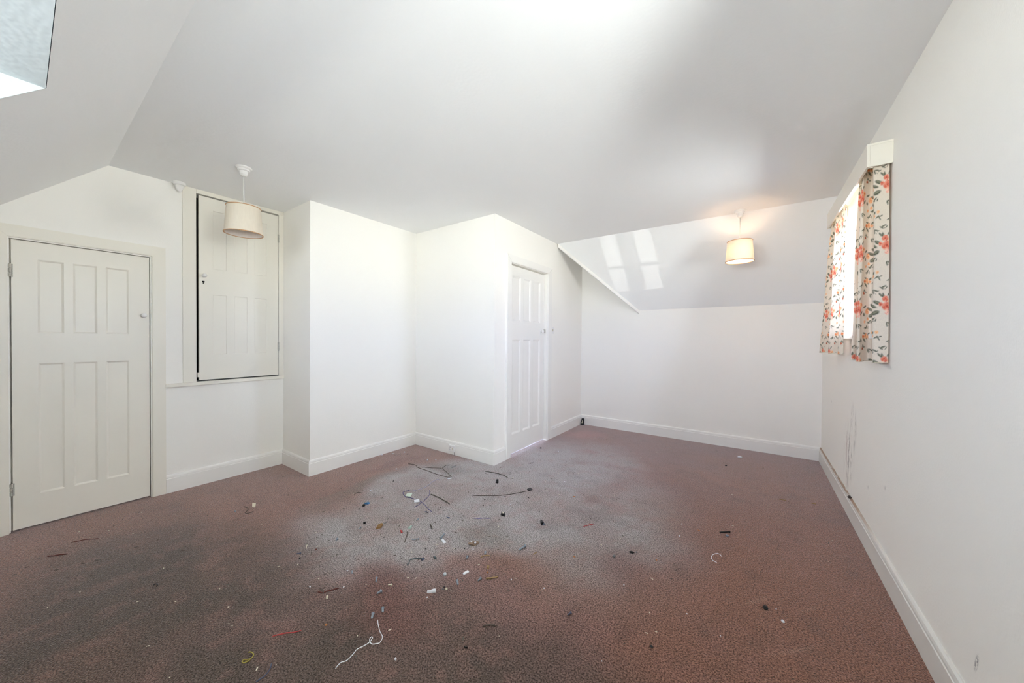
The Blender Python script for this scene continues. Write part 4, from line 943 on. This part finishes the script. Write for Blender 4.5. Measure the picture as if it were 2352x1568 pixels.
BLOBS = [('cube_connector', 'black stacked two-cube connector below the projecting corner', 'connector', 'black', (-1.8104, 2.3693), 0.0086, 1.2, 1.3, ''),
 ('black_bead', 'black bead beside blue wrapper scrap', 'bead', 'black', (-2.3553, 1.4629), 0.0113, 0.7, 1, ''),
 ('black_bead', 'black bead in front of brown wood chip', 'bead', 'black', (-2.1292, 1.3265), 0.0087, 0.7, 1, ''),
 ('dust_clump', 'brown fluffy dust clump with white flakes', 'dust', 'dust', (-1.3773, 1.573), 0.0197, 0.5, 1.35, ''),
 ('plaster_flake', 'larger white plaster flake on top of brown dust clump', 'flake', 'white', (-1.3651, 1.5725), 0.0065, 0.9, 1, ''),
 ('plaster_flake', 'smaller white plaster flake on left of brown dust clump', 'flake', 'white', (-1.3897, 1.5668), 0.0053, 1.1, 1, ''),
 ('plastic_wrap', 'translucent crumpled plastic wrap', 'plastic', 'translucent', (-1.3202, 1.2804), 0.0097, 0.8, 0.9, ''),
 ('plastic_nub', 'grey plastic nub, left of a pair', 'plastic', 'greyplastic', (-1.252, 1.2022), 0.0056, 0.9, 1, ''),
 ('plastic_nub', 'cream plastic nub, right of a pair', 'plastic', 'cream', (-1.238, 1.2122), 0.006, 0.7, 1.3, ''),
 ('black_bead', 'black bead above two plastic nubs', 'bead', 'black', (-1.2571, 1.2161), 0.0043, 0.8, 1, ''),
 ('orange_crumb', 'orange crumb between clear chip and tan straw', 'crumb', 'orange', (-1.1503, 1.4257), 0.0058, 0.6, 1, ''),
 ('black_bead', 'black bead with white end under small blue nail', 'bead', 'black', (-2.0835, 0.9045), 0.0049, 0.8, 1, ''),
 ('plastic_nub', 'silver ring nub left of S-shaped curl', 'plastic', 'steel', (-3.0141, 0.881), 0.0062, 0.9, 1, ''),
 ('red_crumb', 'dark red crumb right of pale matchstick', 'crumb', 'redbrown', (-2.0922, 0.9957), 0.0064, 0.6, 1, ''),
 ('orange_crumb', 'orange brown crumb left of white string', 'crumb', 'orange', (-1.5052, 0.7589), 0.0056, 0.5, 1, ''),
 ('metal_pebble', 'small grey metal pebble below the black rod', 'pebble', 'steel', (-0.133, 2.5728), 0.0083, 0.9, 1, ''),
 ('black_stone', 'large black oval lump on right foreground carpet', 'lump', 'black', (0.0517, 1.9856), 0.0131, 0.55, 0.8, ''),
 ('black_stone', 'small black lump in the front of carpet', 'lump', 'black', (-0.3304, 1.4658), 0.007, 0.5, 0.8, ''),
 ('black_stone', 'dark grey pellet beside pale crumb at mid carpet', 'lump', 'black', (-0.5787, 2.0508), 0.0102, 0.5, 1.4, ''),
 ('grey_nub', 'round grey pebble left of dark grey pellet', 'pebble', 'greyplastic', (-0.648, 1.9523), 0.0087, 0.8, 1, ''),
 ('grey_nub', 'tiny pale pebble touching dark grey pellet', 'pebble', 'greyplastic', (-0.5547, 2.068), 0.0051, 0.8, 1, ''),
 ('black_stone', 'small dark lump near the far skirting board', 'lump', 'black', (-0.2264, 4.0244), 0.0086, 0.7, 1, ''),
 ('white_crumb', 'white crumb nearest to the far skirting board', 'crumb', 'white', (-0.1229, 4.3951), 0.0139, 0.6, 1.4, ''),
 ('dark_lump', 'small dark lump just outside the far door', 'lump', 'black', (-1.9842, 3.4083), 0.0087, 0.9, 1, ''),
 ('plaster_crumb', 'white plaster crumb scattered on worn grey carpet', 'crumb', 'white', (-2.7237, 2.3929), 0.008, 0.7, 1.1, 'white plaster crumbs on the worn grey carpet'),
 ('plaster_crumb', 'white plaster crumb scattered on worn grey carpet', 'crumb', 'white', (-2.77, 2.0531), 0.0074, 0.7, 1.1, 'white plaster crumbs on the worn grey carpet'),
 ('plaster_crumb', 'white plaster crumb scattered on worn grey carpet', 'crumb', 'white', (-3.1678, 2.305), 0.0084, 0.7, 1.1, 'white plaster crumbs on the worn grey carpet'),
 ('plaster_crumb', 'white plaster crumb scattered on worn grey carpet', 'crumb', 'white', (-3.232, 2.2138), 0.0083, 0.7, 1.1, 'white plaster crumbs on the worn grey carpet'),
 ('plaster_crumb', 'white plaster crumb scattered on worn grey carpet', 'crumb', 'white', (-3.1124, 2.4089), 0.0085, 0.7, 1.1, 'white plaster crumbs on the worn grey carpet'),
 ('plaster_crumb', 'white plaster crumb scattered on worn grey carpet', 'crumb', 'white', (-1.4865, 2.112), 0.0059, 0.7, 1.1, 'white plaster crumbs on the worn grey carpet'),
 ('plaster_crumb', 'white plaster crumb scattered on worn grey carpet', 'crumb', 'white', (-1.3475, 1.5336), 0.0046, 0.7, 1.1, 'white plaster crumbs on the worn grey carpet'),
 ('plaster_crumb', 'white plaster crumb scattered on worn grey carpet', 'crumb', 'white', (-1.7652, 1.0016), 0.0042, 0.7, 1.1, 'white plaster crumbs on the worn grey carpet'),
 ('plaster_crumb', 'white plaster crumb scattered on worn grey carpet', 'crumb', 'white', (-1.8021, 0.8296), 0.0039, 0.7, 1.1, 'white plaster crumbs on the worn grey carpet'),
 ('plaster_crumb', 'white plaster crumb scattered on worn grey carpet', 'crumb', 'white', (-1.6649, 0.9259), 0.0039, 0.7, 1.1, 'white plaster crumbs on the worn grey carpet'),
 ('plaster_crumb', 'white plaster crumb scattered on worn grey carpet', 'crumb', 'white', (-1.2724, 1.1201), 0.0038, 0.7, 1.1, 'white plaster crumbs on the worn grey carpet'),
 ('plaster_crumb', 'white plaster crumb scattered on worn grey carpet', 'crumb', 'white', (-0.8479, 1.4996), 0.0039, 0.7, 1.1, 'white plaster crumbs on the worn grey carpet'),
 ('plaster_crumb', 'white plaster crumb scattered on worn grey carpet', 'crumb', 'white', (-2.5497, 1.6418), 0.0064, 0.7, 1.1, 'white plaster crumbs on the worn grey carpet'),
 ('plaster_crumb', 'white plaster crumb scattered on worn grey carpet', 'crumb', 'white', (-2.6628, 2.4496), 0.008, 0.7, 1.1, 'white plaster crumbs on the worn grey carpet'),
 ('plaster_crumb', 'white plaster crumb scattered on worn grey carpet', 'crumb', 'white', (-1.0159, 1.4548), 0.004, 0.7, 1.1, 'white plaster crumbs on the worn grey carpet'),
 ('black_speck', 'tiny black round bead scattered on grey carpet', 'bead', 'black', (-1.8814, 1.3045), 0.0043, 0.8, 1, 'tiny black beads on the grey carpet'),
 ('black_speck', 'tiny black round bead scattered on grey carpet', 'bead', 'black', (-1.5768, 1.3754), 0.0041, 0.8, 1, 'tiny black beads on the grey carpet'),
 ('black_speck', 'tiny black round bead scattered on grey carpet', 'bead', 'black', (-1.6947, 2.0609), 0.0054, 0.8, 1, 'tiny black beads on the grey carpet'),
 ('black_speck', 'tiny black round bead scattered on grey carpet', 'bead', 'black', (-1.5976, 2.1963), 0.0055, 0.8, 1, 'tiny black beads on the grey carpet'),
 ('black_speck', 'tiny black round bead scattered on grey carpet', 'bead', 'black', (-1.4401, 2.2868), 0.0054, 0.8, 1, 'tiny black beads on the grey carpet'),
 ('black_speck', 'tiny black round bead scattered on grey carpet', 'bead', 'black', (-1.6442, 1.983), 0.0052, 0.8, 1, 'tiny black beads on the grey carpet'),
 ('black_speck', 'tiny black round bead scattered on grey carpet', 'bead', 'black', (-1.8792, 1.7795), 0.0051, 0.8, 1, 'tiny black beads on the grey carpet'),
 ('black_speck', 'tiny black round bead scattered on grey carpet', 'bead', 'black', (-1.2589, 2.1487), 0.005, 0.8, 1, 'tiny black beads on the grey carpet'),
 ('black_speck', 'tiny black round bead scattered on grey carpet', 'bead', 'black', (-2.5581, 1.8645), 0.006, 0.8, 1, 'tiny black beads on the grey carpet'),
 ('black_speck', 'tiny black round bead scattered on grey carpet', 'bead', 'black', (-1.3925, 1.5106), 0.0041, 0.8, 1, 'tiny black beads on the grey carpet'),
 ('orange_flake', 'small orange flake scattered on right side of carpet', 'flake', 'orange', (-0.2893, 2.5472), 0.0071, 0.3, 1.3, 'orange flakes on the right of the carpet'),
 ('orange_flake', 'small orange flake scattered on right side of carpet', 'flake', 'orange', (-0.443, 2.0628), 0.0061, 0.3, 1.3, 'orange flakes on the right of the carpet'),
 ('orange_flake', 'small orange flake scattered on right side of carpet', 'flake', 'orange', (-1.1579, 2.517), 0.0086, 0.3, 1.3, 'orange flakes on the right of the carpet'),
 ('orange_flake', 'small orange flake scattered on right side of carpet', 'flake', 'orange', (-0.8342, 1.8203), 0.0062, 0.3, 1.3, 'orange flakes on the right of the carpet'),
 ('pale_crumb', 'tiny white crumb scattered on brown right half of carpet', 'crumb', 'white', (-0.9929, 2.6604), 0.0052, 0.7, 1.1, 'tiny white crumbs on the brown carpet'),
 ('pale_crumb', 'tiny white crumb scattered on brown right half of carpet', 'crumb', 'white', (-0.3935, 2.5672), 0.0044, 0.7, 1.1, 'tiny white crumbs on the brown carpet'),
 ('pale_crumb', 'tiny white crumb scattered on brown right half of carpet', 'crumb', 'white', (-0.3808, 2.4009), 0.0041, 0.7, 1.1, 'tiny white crumbs on the brown carpet'),
 ('pale_crumb', 'tiny white crumb scattered on brown right half of carpet', 'crumb', 'white', (-0.5314, 1.7557), 0.0033, 0.7, 1.1, 'tiny white crumbs on the brown carpet'),
 ('pale_crumb', 'tiny white crumb scattered on brown right half of carpet', 'crumb', 'white', (-0.1069, 1.6896), 0.0027, 0.7, 1.1, 'tiny white crumbs on the brown carpet'),
 ('pale_crumb', 'tiny white crumb scattered on brown right half of carpet', 'crumb', 'white', (0.0916, 2.0095), 0.003, 0.7, 1.1, 'tiny white crumbs on the brown carpet'),
 ('pale_crumb', 'tiny white crumb scattered on brown right half of carpet', 'crumb', 'white', (-0.2406, 1.7369), 0.003, 0.7, 1.1, 'tiny white crumbs on the brown carpet'),
 ('pale_crumb', 'tiny white crumb scattered on brown right half of carpet', 'crumb', 'white', (-0.4718, 1.2891), 0.0025, 0.7, 1.1, 'tiny white crumbs on the brown carpet'),
 ('pale_crumb', 'tiny white crumb scattered on brown right half of carpet', 'crumb', 'white', (-1.3455, 2.7283), 0.0057, 0.7, 1.1, 'tiny white crumbs on the brown carpet'),
 ('pale_crumb', 'tiny white crumb scattered on brown right half of carpet', 'crumb', 'white', (-1.7713, 3.4297), 0.0072, 0.7, 1.1, 'tiny white crumbs on the brown carpet'),
 ('dark_fleck', 'small dark leaf fleck scattered on left foreground carpet', 'fleck', 'darkbrown', (-3.1838, 0.021), 0.007, 0.25, 0.6, 'dark leaf flecks on the left of the carpet'),
 ('dark_fleck', 'small dark leaf fleck scattered on left foreground carpet', 'fleck', 'darkbrown', (-2.8063, 0.2126), 0.0068, 0.25, 1.5, 'dark leaf flecks on the left of the carpet'),
 ('dark_fleck', 'small dark leaf fleck scattered on left foreground carpet', 'fleck', 'darkbrown', (-2.6539, 0.1208), 0.0062, 0.25, 2, 'dark leaf flecks on the left of the carpet'),
 ('dark_fleck', 'small dark leaf fleck scattered on left foreground carpet', 'fleck', 'darkbrown', (-2.9929, 0.1977), 0.0071, 0.25, 2, 'dark leaf flecks on the left of the carpet'),
 ('dark_fleck', 'small dark leaf fleck scattered on left foreground carpet', 'fleck', 'darkbrown', (-2.9725, 0.2438), 0.0072, 0.25, 2, 'dark leaf flecks on the left of the carpet'),
 ('dark_fleck', 'small dark leaf fleck scattered on left foreground carpet', 'fleck', 'darkbrown', (-2.9732, 0.3935), 0.0077, 0.25, 2, 'dark leaf flecks on the left of the carpet'),
 ('dark_fleck', 'small dark leaf fleck scattered on left foreground carpet', 'fleck', 'darkbrown', (-3.0227, 0.1109), 0.0069, 0.25, 2, 'dark leaf flecks on the left of the carpet'),
 ('dark_fleck', 'small dark leaf fleck scattered on left foreground carpet', 'fleck', 'darkbrown', (-2.7103, 0.5439), 0.0076, 0.25, 2, 'dark leaf flecks on the left of the carpet'),
 ('dark_fleck', 'small dark leaf fleck scattered on left foreground carpet', 'fleck', 'darkbrown', (-3.1371, -0.0173), 0.0068, 0.25, 2, 'dark leaf flecks on the left of the carpet'),
 ('dark_fleck', 'small dark leaf fleck scattered on left foreground carpet', 'fleck', 'darkbrown', (-2.3747, 0.0213), 0.0053, 0.25, 2, 'dark leaf flecks on the left of the carpet'),
 ('pale_fleck', 'tiny pale fleck scattered on left foreground carpet', 'fleck', 'cream', (-3.6626, -0.0215), 0.004, 0.5, 1.1, 'tiny pale flecks on the left of the carpet'),
 ('pale_fleck', 'tiny pale fleck scattered on left foreground carpet', 'fleck', 'cream', (-3.4968, 0.2162), 0.0041, 0.5, 1.1, 'tiny pale flecks on the left of the carpet'),
 ('pale_fleck', 'tiny pale fleck scattered on left foreground carpet', 'fleck', 'cream', (-3.3693, 0.3264), 0.0042, 0.5, 1.1, 'tiny pale flecks on the left of the carpet'),
 ('pale_fleck', 'tiny pale fleck scattered on left foreground carpet', 'fleck', 'cream', (-3.1961, 0.411), 0.0041, 0.5, 1.1, 'tiny pale flecks on the left of the carpet'),
 ('pale_fleck', 'tiny pale fleck scattered on left foreground carpet', 'fleck', 'cream', (-2.5839, 0.4423), 0.0035, 0.5, 1.1, 'tiny pale flecks on the left of the carpet'),
 ('pale_fleck', 'tiny pale fleck scattered on left foreground carpet', 'fleck', 'cream', (-2.6344, 0.0716), 0.003, 0.5, 1.1, 'tiny pale flecks on the left of the carpet'),
 ('pale_fleck', 'tiny pale fleck scattered on left foreground carpet', 'fleck', 'cream', (-2.1486, 0.5652), 0.0032, 0.5, 1.1, 'tiny pale flecks on the left of the carpet'),
 ('pale_fleck', 'tiny pale fleck scattered on left foreground carpet', 'fleck', 'cream', (-1.8288, 0.5236), 0.0028, 0.5, 1.1, 'tiny pale flecks on the left of the carpet'),
 ('pale_fleck', 'tiny pale fleck scattered on left foreground carpet', 'fleck', 'cream', (-1.733, 0.3111), 0.0024, 0.5, 1.1, 'tiny pale flecks on the left of the carpet'),
 ('pale_fleck', 'tiny pale fleck scattered on left foreground carpet', 'fleck', 'cream', (-1.4735, 0.556), 0.0025, 0.5, 1.1, 'tiny pale flecks on the left of the carpet')]
def tiny(o, label, cat, group=None): return setp(o, label, cat, group or None)

for n, l, c, m, r, pts in WIRES:
    r *= 0.72
    c0 = Vector((pts[0][0], pts[0][1], 0))
    P = catmull([Vector((x, y, 0)) - c0 for x, y in pts], 5)
    for i, p in enumerate(P): p.z = r * (1.0 + 0.5 * (0.5 + 0.5 * math.sin(i * 0.9)))
    v, f = tube_mesh(P, r, 6, taper=True)
    o = pydata(n, v, f, D[m], None, smooth=True); o.location = c0
    tiny(o, l, c)

for n, l, c, m, t, pts in CHIPS:
    cx = sum(p[0] for p in pts) / len(pts); cy = sum(p[1] for p in pts) / len(pts)
    lift = 0.0072 if n in ('white_card', 'paper_scrap') else 0.0
    k = len(pts); rr = random.Random(n + l)
    bm = bmesh.new()
    lo = [bm.verts.new((x - cx, y - cy, lift)) for x, y in pts]
    hi = [bm.verts.new(((x - cx) * 0.94, (y - cy) * 0.94, lift + t * (0.8 + 0.5 * rr.random()))) for x, y in pts]
    bm.faces.new(list(reversed(lo)))
    top = bm.verts.new((0, 0, lift + t * 1.05))
    for i in range(k):
        bm.faces.new((lo[i], lo[(i + 1) % k], hi[(i + 1) % k], hi[i])); bm.faces.new((hi[i], hi[(i + 1) % k], top))
    o = from_bm(n, bm, D[m], None); o.location = (cx, cy, 0); tiny(o, l, c)
    if n == 'terminal_block':
        v, f = lathe([(0.006, t * 1.0), (0.006, t * 1.25), (0.003, t * 1.27)], 10); pydata('screw_hole', v, f, D['cream'], o)

for n, l, c, m, r, a, b in SCREWS:
    A0 = Vector((a[0], a[1], 0)); B0 = Vector((b[0], b[1], 0)); L = max((B0 - A0).length, 0.012)
    hr = r * 1.55 if n in ('steel_screw', 'steel_nail', 'small_screw', 'blue_nail') else r * 1.1
    prof = [(hr * 0.6, 0.0), (hr, L * 0.03), (hr, L * 0.07), (r * 0.75, L * 0.12)]
    for i in range(6):
        prof += [(r * 0.72, L * (0.2 + i * 0.12)), (r * (0.86 if n.endswith('screw') else 0.74), L * (0.25 + i * 0.12))]
    prof += [(r * 0.5, L * 0.94), (r * 0.12, L)]
    v, f = lathe(prof, 8)
    d = (B0 - A0); ang = math.atan2(d.y, d.x)
    v = [(z, x, y + hr * 0.95) for x, y, z in v]
    o = pydata(n, v, f, D[m], None, smooth=True); o.location = A0; o.rotation_euler.z = ang
    tiny(o, l, c)

BLOBMESH = {}
for q, (n, l, c, m, p, r, hf, el, g) in enumerate(BLOBS):
    rr = random.Random(q)
    if n == 'cube_connector':
        bm = bmesh.new(); add_box(bm, (-r, -r, 0), (r, r, 2 * r * 0.9), r * 0.15); add_box(bm, (-r * 0.8, -r * 0.8 + r * 0.3, 2 * r * 0.9), (r * 0.8, r * 1.1, 2 * r * 1.75), r * 0.15)
        o = from_bm(n, bm, D[m]); o.location = (p[0], p[1], 0); tiny(o, l, c, g); continue
    key = (n, m, l) if not g else (n, m)
    if key not in BLOBMESH:
        bm = bmesh.new(); bmesh.ops.create_icosphere(bm, subdivisions=3 if r > 0.02 else (2 if not g else 1), radius=1.0)
        for vv in bm.verts:
            s = 1.0 + rr.uniform(-0.22, 0.22) * (2.0 if n == 'dust_clump' else 1.0)
            vv.co *= s
        zmin = min(vv.co.z for vv in bm.verts)
        for vv in bm.verts: vv.co.z = max(vv.co.z, zmin * 0.75) - zmin * 0.75
        bmesh.ops.recalc_face_normals(bm, faces=bm.faces)
        me = bpy.data.meshes.new(n); bm.to_mesh(me); bm.free(); me.materials.append(D[m]); BLOBMESH[key] = me
    o = bpy.data.objects.new(n, BLOBMESH[key]); COL.objects.link(o)
    z0 = 0.0
    if n == 'plaster_flake': z0 = 0.013
    o.location = (p[0], p[1], z0); o.scale = (r * el, r / max(el, 1) ** 0.3, r * hf); o.rotation_euler.z = rr.uniform(0, 3.1) if el < 1.35 else YAW + rr.uniform(-0.3, 0.3)
    tiny(o, l, c, g)

# dark clump on top of the right skirting
bm = bmesh.new(); bmesh.ops.create_icosphere(bm, subdivisions=2, radius=1.0)
for vv in bm.verts: vv.co *= 1 + random.uniform(-0.3, 0.3)
o = from_bm('dirt_clump', bm, D['darkbrown']); o.scale = (0.010, 0.022, 0.010); o.location = (XR - 0.012, 3.365, HB + 0.004); setp(o, 'small dark dirt clump on top of the right skirting', 'dirt')

# fluff and grit nobody could count
rs = np.random.RandomState(11)
bm = bmesh.new()
for i in range(900):
    if i < 500: x, y = rs.normal(-1.9, 0.6), rs.normal(1.7, 0.75)
    else: x, y = rs.uniform(XL + 0.1, XR - 0.1), rs.uniform(0.1, YF - 0.1)
    if x < XL + 0.05 or x > XR - 0.05 or y < 0.05 or y > YF - 0.05 or (y > Y1 - 0.05 and x < XB + 0.05) or (y > Y2 - 0.05 and x < XD + 0.05): continue
    if -2.82 < x < -2.18 and 1.68 < y < 2.45: continue
    s = rs.uniform(0.0010, 0.0026); e = rs.uniform(1, 3.5); an = rs.uniform(0, 3.14)
    ca, sa = math.cos(an), math.sin(an)
    pts = [(-s * e, -s), (s * e, -s), (s * e, s), (-s * e, s)]
    lo = [bm.verts.new((x + a * ca - b * sa, y + a * sa + b * ca, 0.0005)) for a, b in pts]
    t = bm.verts.new((x, y, 0.0005 + s * 1.3))
    for k in range(4):
        fc = bm.faces.new((lo[k], lo[(k + 1) % 4], t)); fc.material_index = 2 if i % 5 == 0 else i % 2
o = from_bm('carpet_grit', bm, D['darkbrown']); o.data.materials.append(D['olive']); o.data.materials.append(D['cream'])
setp(o, 'fine grit and fluff strewn over the whole carpet', 'grit', kind='stuff')
